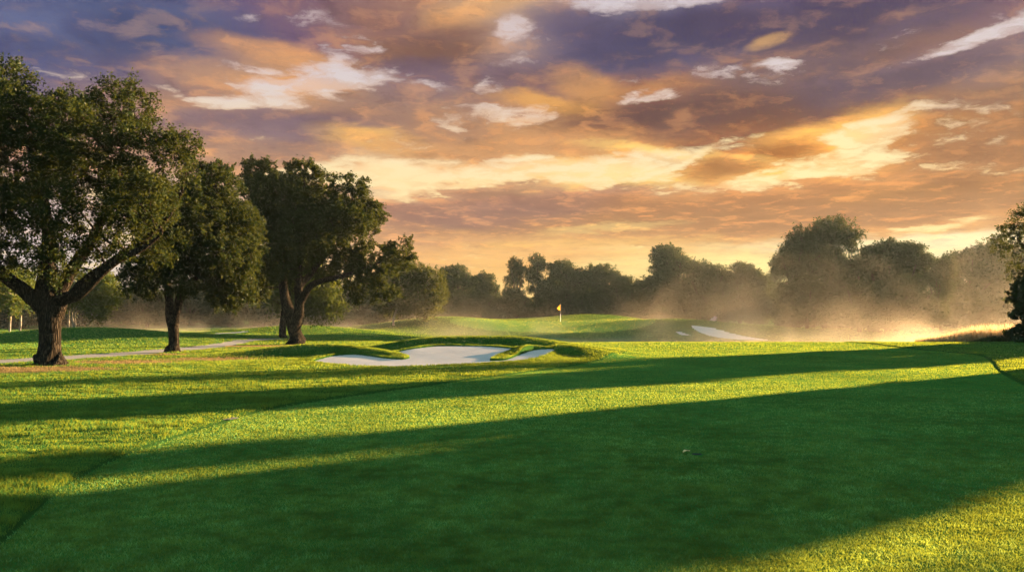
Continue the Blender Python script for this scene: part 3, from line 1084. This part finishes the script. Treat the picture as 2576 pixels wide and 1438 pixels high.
# --- the three oaks
OAKS = 'oaks beside the cart path'
o1 = px_tree('oak_tree', (125, 920), 30.8,
    [(30, 235, 95, 80, -1), (150, 265, 70, 75, 1), (-70, 320, 130, 130, 0), (290, 265, 90, 78, .5), (200, 360, 120, 100, -1.6), (90, 400, 130, 100, 1.6), (350, 375, 90, 80, -.5), (430, 415, 70, 62, .3),
     (-30, 520, 130, 110, -1.5), (60, 520, 90, 80, -1.0), (300, 500, 120, 85, 1.3), (390, 520, 80, 75, -1.4), (210, 520, 80, 60, -2.0), (470, 378, 52, 40, 0), (425, 335, 45, 40, .8), (-160, 500, 120, 150, 1.0), (190, 610, 90, 55, -1.8), (-20, 640, 90, 60, -1.2),
     (300, 610, 80, 45, -1.0), (60, 650, 70, 45, -2.0), (215, 670, 55, 45, -2.2), (-110, 680, 80, 60, .5), (360, 610, 70, 40, 1.5), (-200, 380, 110, 130, 0), (120, 330, 110, 80, -2.2), (240, 440, 90, 70, 2.4)],
    [[(125, 925, 50), (125, 912, 40), (125, 897, 29), (124, 870, 25.5), (123, 830, 24.5), (121, 790, 27), (119, 755, 29), (117, 730, 26), (112, 690, 21, .2), (108, 620, 16, .4), (95, 520, 12, .5), (70, 400, 8, .3), (50, 300, 4, 0)],
     [(110, 775, 22), (80, 735, 17, -.3), (40, 700, 15, -.6), (0, 660, 13, -.8), (-40, 610, 11, -1), (-90, 520, 8, -1.1), (-120, 430, 4, -1)],
     [(132, 765, 24), (150, 715, 18, .3), (172, 660, 15, .5), (205, 600, 13, .7), (235, 530, 10, .8), (270, 430, 7, .8), (290, 330, 4, .7)],
     [(135, 790, 24), (165, 755, 17, -.2), (205, 742, 15, -.4), (245, 715, 13, -.6), (285, 685, 11.5, -.8), (330, 655, 10, -.9), (385, 632, 7, -1), (430, 600, 3, -1)],
     [(190, 745, 12, -.3), (215, 700, 11, .2), (262, 650, 10, .8), (320, 600, 8, 1.2), (380, 540, 5, 1.4), (420, 470, 3, 1.4)],
     [(118, 700, 16, 0), (80, 620, 12, 1.2), (40, 520, 8, 1.8), (0, 420, 4, 2.0)]],
    11, 1150, .36, (7, 26, .54, .105, .07), 'tallest oak with thick forked trunk in dry grass, nearest of the trees', big_sides=22, lump=.075)
o2 = px_tree('oak_tree', (434, 887), 41.4,
    [(535, 465, 72, 68, 0), (455, 500, 60, 60, 1), (500, 560, 100, 80, -1), (590, 570, 68, 72, .6), (420, 590, 70, 70, -.6), (575, 655, 85, 70, -1), (470, 640, 80, 70, -1.5), (380, 660, 62, 60, .4), (620, 640, 40, 58, 0), (600, 725, 60, 45, -.4),
     (345, 690, 38, 45, -.6), (500, 705, 70, 38, -1.4), (400, 720, 50, 32, -1.2), (590, 770, 26, 22, -.5), (540, 745, 40, 24, 1.2), (440, 560, 60, 50, 1.8), (560, 540, 60, 60, 2)],
    [[(434, 890, 26), (434, 880, 19), (434, 868, 13.5), (434, 850, 12.5), (434, 820, 13), (431, 795, 13), (424, 760, 10, .2), (417, 720, 9, .3), (422, 660, 7.5, .4), (440, 580, 6, .4), (470, 510, 3, .3)],
     [(437, 815, 12), (446, 780, 10.5, -.2), (456, 745, 9.5, -.3), (470, 700, 8.5, -.4), (495, 640, 7, -.6), (530, 560, 5, -.5), (550, 490, 3, -.3)],
     [(462, 730, 7, -.3), (500, 705, 6, -.8), (560, 690, 4.5, -1), (610, 680, 3, -1)],
     [(420, 740, 7, .2), (400, 700, 6, .4), (370, 670, 4, .4)]],
    12, 900, .31, (7, 24, .46, .12, .08), 'smaller oak with slim trunk forking low, second from the left', lmat=M_leaf, big_sides=16)
o3 = px_tree('oak_tree', (743, 868), 51.4,
    [(655, 445, 58, 48, 0), (760, 445, 72, 48, .4), (710, 500, 95, 65, -1.2), (800, 520, 80, 75, 1.2), (880, 490, 52, 62, -.2), (925, 540, 46, 52, .3), (870, 560, 80, 60, -1.2), (690, 590, 75, 65, -.8), (780, 600, 100, 70, -1.8), (880, 635, 70, 52, .3),
     (645, 540, 45, 60, .6), (985, 650, 55, 42, 0), (950, 690, 60, 38, -.8), (640, 660, 50, 52, 0), (720, 670, 80, 42, -1.6), (815, 680, 70, 34, .8), (895, 725, 26, 40, -.4), (965, 730, 40, 26, .4), (640, 720, 38, 40, .4), (740, 560, 80, 80, 1.9), (1020, 630, 28, 30, 0)],
    [[(743, 872, 30), (743, 861, 22), (743, 850, 17), (742, 835, 16.2), (740, 808, 16.8), (732, 785, 15), (718, 755, 12, .2), (708, 720, 11, .3), (700, 660, 8.5, .4), (685, 570, 6, .3), (665, 470, 3, .1)],
     [(744, 812, 15), (752, 780, 12, -.3), (757, 740, 11, -.4), (758, 680, 10, -.4), (760, 600, 8, -.3), (765, 500, 5, 0), (762, 440, 3, .2)],
     [(756, 765, 10, -.3), (775, 735, 8.5, -.7), (800, 715, 7.5, -.9), (840, 703, 6.5, -1), (890, 690, 5, -.9), (950, 665, 3, -.6)],
     [(757, 720, 9, -.4), (790, 670, 8, .3), (830, 610, 6.5, .7), (870, 540, 4, .6), (885, 480, 2.5, .4)],
     [(742, 838, 5, -.35), (757, 826, 2.6, -.5), (764, 818, 2.0, -.55), (770, 806, 1.2, -.6), (768, 796, .7, -.6)]],
    13, 1000, .35, (7, 24, .52, .15, .10), 'broad oak whose low right branch reaches out beside the bunker mound', big_sides=16)
for o in (o1, o2, o3):
    o['group'] = OAKS
print('oaks', round(time.time() - T0, 1))

# --- mid-distance trees, each its own
px_tree('tree', (713, 853), 63.6,
    [(800, 725, 62, 52, 0), (835, 765, 36, 30, -.5), (775, 768, 34, 28, .4), (690, 750, 36, 30, .5), (740, 680, 80, 50, 0), (690, 690, 50, 45, 0)],
    [[(713, 856, 12), (713, 845, 9.5), (713, 810, 8.5), (714, 770, 8), (720, 720, 6), (730, 670, 3)], [(716, 760, 5), (750, 720, 4), (800, 700, 2.5)]],
    21, 420, .40, (6, 14, .75, .17, .10), 'golden green tree with drooping leaves half hidden behind the broad oak', lmat=M_leaf_g, droop=.6)
px_tree('tree', (990, 822), 92,
    [(1010, 690, 55, 45, 0), (1082, 700, 36, 36, .5), (1095, 745, 26, 34, 0), (960, 730, 40, 34, 0), (1030, 745, 55, 36, -.8), (1065, 775, 36, 24, .5), (985, 765, 40, 22, .5), (1045, 690, 40, 30, 1)],
    [[(990, 825, 3.4), (990, 810, 2.6), (993, 790, 2.4), (1002, 768, 2.2), (1012, 740, 2), (1020, 700, 1.2)], [(1000, 772, 1.8), (1025, 755, 1.4), (1060, 730, .9)], [(996, 780, 1.6), (975, 760, 1.2), (955, 735, .8)]],
    22, 420, .45, (6, 12, .95, .24, .15), 'rounded tree on a thin pale stem, its right side catching the sun', tmat=M_bark_p, lmat=leaf_mat('olive_leaves', (.008, .016, .005), (.024, .034, .008), (.068, .066, .010), .38), droop=.3)
px_tree('pale_trunk_tree', (24, 845), 66,
    [(20, 735, 45, 34, 0), (-30, 745, 45, 32, .5), (45, 765, 32, 22, -.5), (0, 700, 50, 30, 1)],
    [[(24, 848, 3.2), (25, 820, 2.5), (27, 790, 2.3), (33, 765, 2), (40, 735, 1.2)]], 23, 190, .4, (6, 14, .7, .17, .11), 'slender pale trunk with green leaves at the far left edge', tmat=M_bark_p, lmat=M_leaf_g)
px_tree('pale_trunk_tree', (50, 843), 68,
    [(62, 735, 36, 34, 0), (95, 755, 24, 24, .5), (50, 700, 40, 30, 0)],
    [[(50, 846, 3.2), (51, 820, 2.6), (52, 790, 2.4), (54, 765, 2.2), (58, 725, 1.2)]], 24, 170, .4, (6, 14, .7, .17, .11), 'straight pale trunk with green leaves just left of the tallest oak', tmat=M_bark_p, lmat=M_leaf_g)
px_tree('tree', (184, 833), 76,
    [(215, 735, 45, 34, 0), (265, 735, 34, 36, .5), (245, 775, 36, 26, 0), (280, 715, 24, 24, 0), (180, 750, 30, 26, 0), (225, 700, 50, 28, 1)],
    [[(185, 838, 3.2), (184, 815, 2.4), (181, 795, 2.2), (184, 775, 2.0), (195, 745, 1.4), (215, 715, .8)], [(188, 836, 2.0), (189, 812, 1.7), (190, 780, 1.4), (205, 750, .8)], [(172, 838, 1.6), (173, 810, 1.4), (175, 780, 1.2), (178, 755, .6)]],
    25, 320, .42, (6, 13, .8, .19, .12), 'bright green tree with twisted pale stems behind the grassy mound', tmat=M_bark_p, lmat=M_leaf_g, droop=.4)
# --- right edge
edge = px_tree('tree', (2612, 860), 56,
    [(2572, 560, 36, 42, 0), (2552, 600, 44, 36, .6), (2545, 580, 30, 24, -.4), (2580, 690, 34, 34, 0), (2640, 620, 50, 50, 0), (2565, 655, 26, 22, .8), (2568, 740, 30, 26, -.5), (2640, 720, 60, 50, 0), (2640, 790, 50, 40, 0), (2680, 700, 50, 50, .5), (2620, 530, 36, 34, 0), (2590, 525, 18, 18, 0)],
    [[(2630, 872, 16), (2630, 850, 12), (2628, 800, 11), (2625, 740, 9), (2620, 650, 7), (2610, 560, 3)], [(2628, 760, 6), (2600, 720, 4), (2575, 690, 2)], [(2624, 700, 6), (2590, 640, 4), (2560, 600, 2)]],
    26, 430, .42, (5, 12, .62, .15, .10), 'dark tree reaching in at the right edge of the view')


# --- distant wood: eight kinds, copied
def blobs_round(rng, n, w, h, z0, flat=.55):
    out = []
    for _ in range(n):
        a = rng.uniform(0, 2 * math.pi)
        t = rng.random() ** .5
        zz = rng.random()
        env = math.sqrt(max(.05, 1 - (2 * zz - .85) ** 2 / 1.5))
        rr = t * w * .62 * env
        s = rng.uniform(.22, .38) * w
        out.append((math.cos(a) * rr, math.sin(a) * rr, z0 + (h - z0 - s * flat) * zz + s * .1, s, s, s * flat * rng.uniform(.8, 1.3)))
    return out


def far_tree(seed, w, h, z0, n_b, n_tw, leaf, mind, flat=.6):
    rng = np.random.default_rng(seed)
    b = blobs_round(rng, n_b, w, h, z0, flat)
    limbs = [([(0, 0, -.3), (0, 0, z0 * .5), (.2, 0, z0 + .5), (.1, .1, (z0 + h) / 2), (0, 0, h * .85)], [.34, .28, .25, .17, .05])]
    for k in range(4):
        a = k * 1.6 + rng.uniform(-.4, .4)
        e = w * .55
        limbs.append(([(0.1, 0, z0 * .9 + .4 * k), (math.cos(a) * e * .4, math.sin(a) * e * .4, z0 + (h - z0) * .3 + .3 * k), (math.cos(a) * e, math.sin(a) * e, z0 + (h - z0) * (.5 + .1 * k))], [.2, .14, .05]))
    return make_tree(seed, b, limbs, n_tw, mind, leaf, M_bark, M_leaf_f, tip=.03, sides=4, big_sides=7, name='wood_tree', sub=3)


SPECIES = {
    'round': far_tree(41, 5.2, 12, 1.6, 24, 560, (6, 12, .95, .28, .18), .38),
    'lacy': far_tree(42, 4.6, 14, 4.0, 15, 230, (6, 10, 1.0, .28, .19), .5, .5),
    'wide': far_tree(43, 7.5, 13, 2.0, 32, 760, (6, 12, 1.0, .29, .18), .42, .5),
    'bushy': far_tree(44, 5.0, 9, .2, 22, 520, (6, 11, 1.0, .30, .20), .38, .7),
    'tall': far_tree(45, 4.0, 15, 2.0, 22, 480, (6, 11, .95, .30, .19), .38, .7),
}
DIM = {'round': (5.2, 12), 'lacy': (4.6, 14), 'wide': (7.5, 13), 'bushy': (5.0, 9), 'tall': (4.0, 15)}
first = {}
WOOD = 'trees of the distant wood'
wood_rng = np.random.default_rng(77)


def wood_tree(kind, px, top, width, Y, label, rz=None):
    q = at(px, 800, Y)
    z = gz(q[0], q[1])
    t = at(px, top, Y)
    w, h = DIM[kind]
    sz = (t[2] - z) / h
    sx = (width / 2 * Y / F0) / w
    rz = wood_rng.uniform(0, 6.28) if rz is None else rz
    if kind in first:
        copy_tree(first[kind], (q[0], q[1], z - .1), rz, (sx, sx, sz), label, WOOD)
    else:
        tm, cm = SPECIES[kind]
        first[kind] = place_tree('wood_tree', tm, cm, (q[0], q[1], z - .1), label, 'tree', WOOD, rz, (sx, sx, sz))


WT = [
    # behind the oaks, left
    ('round', -60, 700, 190, 118, 'dark tree of the wood at the far left edge'),
    ('bushy', 60, 740, 170, 112, 'low dark tree behind the two slender pale trunks'),
    ('round', 150, 715, 170, 122, 'shadowed tree of the wood behind the trunk of the tallest oak'),
    ('wide', 270, 725, 190, 125, 'dark tree of the wood above the grassy mound'),
    ('round', 372, 705, 150, 118, 'dark blue green tree in the gap between the two leftmost oaks'),
    ('wide', 480, 712, 190, 128, 'dark tree seen behind the slim forked oak'),
    ('round', 575, 718, 150, 122, 'dark tree in the misty gap right of the slim forked oak'),
    ('bushy', 660, 715, 150, 120, 'dark tree left of the trunk of the broad oak'),
    ('wide', 770, 712, 190, 135, 'dark tree of the wood directly behind the broad oak'),
    ('round', 880, 700, 150, 128, 'dark tree under the long low branch of the broad oak'),
    ('bushy', 950, 715, 140, 130, 'dark tree left of the thin pale stem'),
    ('round', 1060, 700, 150, 140, 'dark tree behind the tree on a thin pale stem'),
    # centre, behind the green
    ('round', 1152, 662, 150, 150, 'round dark tree right of the sunlit tree on a thin stem'),
    ('bushy', 1225, 684, 140, 155, 'low tree in the dip of the treeline left of the lacy pair'),
    ('lacy', 1300, 648, 84, 150, 'airy tree with sky through its top, left one of the lacy pair'),
    ('lacy', 1352, 640, 96, 152, 'airy tree with sky through its top, right one of the lacy pair'),
    ('bushy', 1390, 700, 150, 146, 'dark bushy tree right behind the yellow flag'),
    ('round', 1428, 650, 150, 152, 'domed tree rising above and right of the yellow flag'),
    ('wide', 1500, 664, 180, 154, 'broad tree sloping down right of the domed tree by the flag'),
    ('bushy', 1560, 690, 130, 152, 'small tree at the low notch of the treeline'),
    ('bushy', 1300, 726, 140, 144, 'low dark tree at the foot of the lacy pair'),
    ('bushy', 1210, 730, 140, 142, 'low misty tree behind the left end of the green'),
    ('bushy', 1490, 728, 130, 144, 'low dark tree behind the mound at the back of the green'),
    ('bushy', 1605, 702, 110, 148, 'small tree just right of the low notch of the treeline'),
    # right of centre
    ('round', 1700, 610, 195, 146, 'tall domed tree standing alone above the treeline behind the far bunker'),
    ('bushy', 1650, 690, 160, 140, 'dark bushy tree at the left foot of the tall domed tree'),
    ('bushy', 1775, 662, 180, 142, 'dark bushy tree at the right foot of the tall domed tree'),
    ('tall', 1862, 650, 120, 140, 'pointed tree with spiky top between the two highest domes'),
    ('bushy', 1800, 712, 130, 136, 'low olive tree behind the far bunker'),
    ('bushy', 1915, 680, 150, 138, 'hazy tree right of the pointed spiky tree'),
    ('lacy', 1950, 672, 80, 150, 'small airy tree left of the largest crown on the right'),
    # right, nearer
    ('lacy', 1995, 600, 120, 104, 'open left shoulder of the largest crown on the right'),
    ('wide', 2075, 548, 275, 106, 'largest tree on the right, its high crown pierced by light'),
    ('bushy', 2030, 690, 170, 100, 'dark bushy tree rising from the orange mist below the largest crown'),
    ('round', 2195, 600, 235, 104, 'dense dark tree joined to the right of the largest crown'),
    ('tall', 2275, 596, 175, 103, 'pointed dark tree with a jagged top right of the dense dark tree'),
    ('bushy', 2160, 700, 190, 97, 'dark bushy tree in the thick of the orange mist'),
    ('bushy', 2290, 690, 190, 97, 'dark bushy tree above the palest mist'),
    ('round', 2365, 640, 130, 98, 'tree with a gold lit edge hanging over the mist'),
    ('round', 2440, 618, 190, 120, 'hazy tree in the saddle left of the right edge tree'),
    ('wide', 2520, 602, 230, 122, 'hazy broad tree behind the tree at the right edge'),
    ('bushy', 2440, 740, 150, 112, 'low hazy tree behind the golden reeds'),
    ('bushy', 2560, 740, 150, 112, 'low hazy tree behind the dark bush at the right edge'),
]
for w in WT:
    wood_tree(*w)
print('wood', round(time.time() - T0, 1))


# undergrowth that closes the foot of the wood
def undergrowth():
    rng = np.random.default_rng(9)
    n = 2600
    px = rng.uniform(-250, 2850, n)
    Y = np.where(px > 1950, rng.uniform(108, 132, n), np.where(px < 1100, rng.uniform(126, 142, n), rng.uniform(154, 166, n)))
    X = (px - 1288) / F0 * Y
    z, _ = ground_z(X, Y)
    hh = 3.0 + 2.6 * vnoise(X, Y, .12, 8)
    C = np.stack([X, Y, z + rng.random(n) ** .8 * hh], 1)
    od = np.tile(np.array([[0, -.4, .5]]), (n, 1))
    V, Q, rnd = leaves(rng, C, od, 6, 8, 1.5, .6, .42, .1)
    tag(add('undergrowth', new_mesh('undergrowth', V, Q, M_leaf_f, {'rnd': rnd})), kind='stuff')


undergrowth()


# trees beyond the right edge of the view, towards the sun: they throw the long shadows over the fairway
def shade_belt():
    rng = np.random.default_rng(31)
    parts = [   # u from, u to, w centre, z from, z to, twigs
        (-20.5, -16.9, 62, 0.0, 11.5, 900), (-23.6, -20.8, 62, 0, 6.0, 300), (-25.6, -23.2, 62, 0, 5.3, 260),
        (-12.2, -11.5, 46, 0, 9.5, 240), (-11.6, -9.4, 46, 0, 5.8, 280), (-9.9, -8.2, 46, 0, 10.5, 450), (-8.5, -7.2, 46, 4.4, 10.5, 240), (-7.5, -4.8, 46, 0, 10.5, 660),
        (-2.3, 12, 44, 0, 11, 1500), (12, 30, 44, 0, 11, 900)]
    Cs = []
    for (a, b, w, z0, z1, n) in parts:
        u = np.where(rng.random(n) < .74, rng.uniform(a + min(.5, (b - a) * .3), b - min(.5, (b - a) * .3), n), rng.uniform(a - min(.5, .06 * (b - a)), b + min(.5, .06 * (b - a)), n))
        ww = w + rng.uniform(-3, 3, n)
        mid = (a + b) / 2
        zt = z1 * (1 - .12 * (np.abs(u - mid) / ((b - a) / 2)) ** 3) * (.90 + .10 * np.sin(u * 3.1))
        zz = z0 + (zt - z0) * rng.random(n)
        xy = u[:, None] * u_p + ww[:, None] * u_s
        Cs.append(np.column_stack([xy, zz]))
    C = np.concatenate(Cs)
    V, Q, rnd = leaves(rng, C, np.zeros((len(C), 3)), 6, 8, .75, .5, .4, .1)
    tag(add('woodland', new_mesh('woodland', V, Q, M_leaf_f, {'rnd': rnd})), kind='stuff')


shade_belt()


# ------------------------------------------------------------------ reeds, bush, flag and small things
def tall_grass():
    rng = np.random.default_rng(17)
    n = 9000
    px = rng.uniform(2300, 2720, n)
    Y = rng.uniform(58, 66, n)
    X = (px - 1288) / F0 * Y
    z, _ = ground_z(X, Y)
    h = (.45 + .85 * smst(2320, 2480, px)) * rng.uniform(.5, 1.15, n)
    o = blades('tall_grass', rng, X, Y, z, h, np.full(n, .05), .28, blade_mat('reed_blades', (.26, .17, .08), (.46, .32, .17), (.55, .36, .18), (.3, .2, .1), .55))
    tag(o, kind='stuff')
    m = 5000
    px = rng.uniform(2430, 2720, m)
    Y = rng.uniform(56.5, 59.5, m)
    X = (px - 1288) / F0 * Y
    z, _ = ground_z(X, Y)
    h = .42 * smst(2425, 2500, px) * rng.uniform(.4, 1.1, m) + .05
    tag(blades('scrub_grass', rng, X, Y, z, h, np.full(m, .06), .6, blade_mat('scrub_blades', (.035, .04, .016), (.07, .06, .03), (.05, .05, .02), (.08, .06, .03), .35)), kind='stuff')


tall_grass()

px_tree('bush', (2560, 858), 57.5, [(2566, 838, 36, 14, 0), (2600, 832, 36, 20, .5), (2540, 845, 18, 9, -.3)],
        [[(2560, 860, 3), (2560, 850, 2.4), (2562, 838, 1.5), (2565, 828, .8)], [(2561, 852, 2), (2580, 840, 1.4), (2600, 830, .8)]],
        52, 260, .16, (6, 12, .32, .12, .08), 'low dark bush beside the golden reeds at the right edge', lmat=M_leaf, tip=.008)['category'] = 'bush'
fl = px_tree('pink_patch', (1797, 812), 106, [(1793, 805, 5, 4, 0), (1799, 801, 3, 4, 0)],  # stand-in clump for a small pale pink thing of unknown kind
             [[(1797, 813, 1.0), (1797, 808, .8), (1796, 803, .4)]],
             53, 24, .08, (5, 8, .22, .14, .11), 'small unidentified pale pink patch on the bank behind the far bunker', lmat=leaf_mat('pink_flakes', (.55, .34, .38), (.75, .52, .55), (.5, .3, .33), .3), tip=.01)
fl['category'] = 'unidentified'


def flagstick():
    b = at(1410, 808, 100)
    b[2] = gz(b[0], b[1])
    root = bpy.data.objects.new('flagstick', None)
    col.objects.link(root)
    root.location = b
    tag(root, 'white flagstick with a limp yellow flag standing on the green', 'flagstick')
    hgt = at(1410, 764.5, 100)[2] - b[2]
    mid = at(1410, 789.5, 100)[2] - b[2]
    for z0, z1, c, nm in ((-.05, mid, (.8, .78, .76), 'pole'), (mid, hgt, (.05, .045, .03), 'pole')):
        buf = Buf()
        tube(buf, [(0, 0, z0), (0, 0, (z0 + z1) / 2), (0, 0, z1)], [.024, .022, .02], 10)
        tube(buf, [(0, 0, z1 - .004), (0, 0, z1 + .02)], [.02, .006], 10)
        V, Q = buf.get()
        p = add(nm, new_mesh(nm, V, Q, plain('stick_paint_' + ('white' if c[0] > .5 else 'dark'), c, .4, .05), None, True), root)
        if c[0] < .5:
            p['label'] = 'dark upper half of the pole'
    # limp cloth: hangs from the top in folds, to the left
    nu, nv = 14, 18
    fh = hgt - (at(1410, 780, 100)[2] - b[2])
    V, Q = [], []
    for v in range(nv):
        t = v / (nv - 1)
        zz = hgt - .02 - fh * t
        wd = .43 * (t / .66 if t < .66 else 1 - (t - .66) / .34 * .72)
        for q in range(nu):
            s = q / (nu - 1)
            V.append((-.03 - s * wd, .07 * math.sin(s * 7 + t * 3) * s ** .5 - .03 * s, zz - .05 * s * (1 - t)))
    for v in range(nv - 1):
        for q in range(nu - 1):
            k = v * nu + q
            Q.append((k, k + 1, k + nu + 1, k + nu))
    m, g, out = mat('flag_cloth')
    d = diffuse(g, (.85, .60, .06))
    tl = g.n('ShaderNodeBsdfTranslucent')
    tl.inputs[0].default_value = (.85, .58, .05, 1)
    g.t.links.new(mixs(g, .5, d, tl.outputs[0]), out.inputs[0])
    f = add('flag', new_mesh('flag', np.array(V), np.array(Q), m, None, True), root)
    md = f.modifiers.new('cloth', 'SOLIDIFY')
    md.thickness = .006


flagstick()


def small_things():
    # dead leaf by the hole
    q = P(1727, 1142, 0)
    V, Q = [], []
    for i in range(9):
        t = i / 8
        wd = .036 * math.sin(math.pi * min(1, t * .92 + .06)) + .002
        for k in (-1, 0, 1):
            V.append(((t - .5) * .13, k * wd, .012 + .030 * t + .016 * abs(k) + .012 * math.sin(t * 5)))
    for i in range(8):
        for k in range(2):
            a = i * 3 + k
            Q.append((a, a + 1, a + 4, a + 3))
    o = add('fallen_leaf', new_mesh('fallen_leaf', np.array(V), np.array(Q), plain('dead_leaf', (.40, .27, .10), .8, .3, 20), None, True), None, (q[0], q[1], gz(*q) + .006), .5)
    md = o.modifiers.new('blade', 'SOLIDIFY')
    md.thickness = .002
    tag(o, 'curled tan leaf lying on the turf just left of the golf hole', 'leaf')
    # old divot at the edge of the rough
    q = P(577, 1057, 0)
    rng = np.random.default_rng(3)
    n = 28
    V, Q = [], []
    z0 = gz(*q)
    for ring, (s, z) in enumerate(((.02, .012), (.5, .012), (.85, .02), (1.0, .008))):
        for i in range(n):
            a = i * 2 * math.pi / n
            j = 1 + .15 * math.sin(a * 3 + 1) + .1 * math.sin(a * 5)
            V.append((math.cos(a) * .13 * s * j, math.sin(a) * .20 * s * j, z + rng.uniform(-.003, .003)))
    for r in range(3):
        for i in range(n):
            Q.append((r * n + i, r * n + (i + 1) % n, (r + 1) * n + (i + 1) % n, (r + 1) * n + i))
    tag(add('divot', new_mesh('divot', np.array(V), np.array(Q), plain('divot_soil', (.02, .02, .012), .9, .4, 30), None, True), None, (q[0], q[1], z0)),
        'small dark divot of bare soil where the rough meets the fairway', 'divot')


small_things()


# ------------------------------------------------------------------ air
def box(name, lo, hi):
    V = np.array([(x, y, z) for x in (lo[0], hi[0]) for y in (lo[1], hi[1]) for z in (lo[2], hi[2])], float)
    Q = np.array([(0, 1, 3, 2), (4, 6, 7, 5), (0, 4, 5, 1), (2, 3, 7, 6), (0, 2, 6, 4), (1, 5, 7, 3)])
    return new_mesh(name, V, Q)


HAZE = .00008
m, g, out = mat('haze_air')
v = g.n('ShaderNodeVolumePrincipled')
v.inputs['Color'].default_value = (.82, .94, 1.0, 1)
v.inputs['Density'].default_value = HAZE
v.inputs['Anisotropy'].default_value = .35
g.t.links.new(v.outputs[0], out.inputs['Volume'])
me = box('haze', (-260, -60, -3), (260, 240, 24))
me.materials.append(m)
tag(add('haze', me), kind='stuff')

m, g, out = mat('mist_air')
pos = g.n('ShaderNodeNewGeometry').outputs['Position']
x, y, z = g.sep(pos)
n1 = g.noise(g.vmath('ADD', pos, (11.0, 3.0, 0)), .075, 3.0, .6, .6)
mp = g.n('ShaderNodeMapping')
mp.inputs['Scale'].default_value = (1, 1, .55)
g.put(mp.inputs['Vector'], pos)
n2 = g.noise(mp.outputs[0], .16, 2.5, .55, .6)
hs = g.math('MULTIPLY_ADD', g.mapr(n1, .42, .66), 2.4, .28)                     # how high the mist stands here
right = g.mapr(x, 6.0, 30.0)
hs = g.math('MULTIPLY', hs, g.math('MULTIPLY_ADD', right, .95, .55))
zz = g.math('ADD', z, .6)
fall = g.math('EXPONENT', g.math('MULTIPLY', g.math('DIVIDE', g.math('MAXIMUM', zz, 0), hs), -1.0))
wisp = g.mapr(n2, .36, .66, .12, 1.0)
cen = g.mapr(x, -14.0, 2.0)
edge = g.math('MULTIPLY', g.mapr(y, g.math('MULTIPLY_ADD', cen, -16.0, 74.0), g.math('MULTIPLY_ADD', cen, -18.0, 90.0)), g.mapr(y, 128, 112))
edge = g.math('MULTIPLY', edge, g.math('MULTIPLY', g.mapr(x, -62, -30), g.mapr(x, 66, 48)))
dens = g.math('MULTIPLY', g.math('MULTIPLY', fall, wisp), g.math('MULTIPLY', edge, g.math('ADD', g.math('MULTIPLY', cen, -.022), g.math('MULTIPLY_ADD', right, -.018, .052))))
v = g.n('ShaderNodeVolumePrincipled')
v.inputs['Color'].default_value = (.97, .80, .60, 1)
v.inputs['Anisotropy'].default_value = .45
g.put(v.inputs['Density'], dens)
g.t.links.new(v.outputs[0], out.inputs['Volume'])
me = box('mist', (-62, 57, -2.5), (66, 128, 8.5))
me.materials.append(m)
mo = tag(add('mist', me), kind='stuff')

cy = scene.cycles
cy.max_bounces, cy.diffuse_bounces, cy.glossy_bounces, cy.transmission_bounces, cy.volume_bounces, cy.transparent_max_bounces = 4, 3, 2, 3, 0, 8
cy.volume_step_rate = 1.0
cy.volume_max_steps = 96
cy.use_denoising = True
cy.denoising_prefilter = 'ACCURATE'
cy.sample_clamp_indirect = .4
print('done', round(time.time() - T0, 1), 'objects', len(scene.objects))
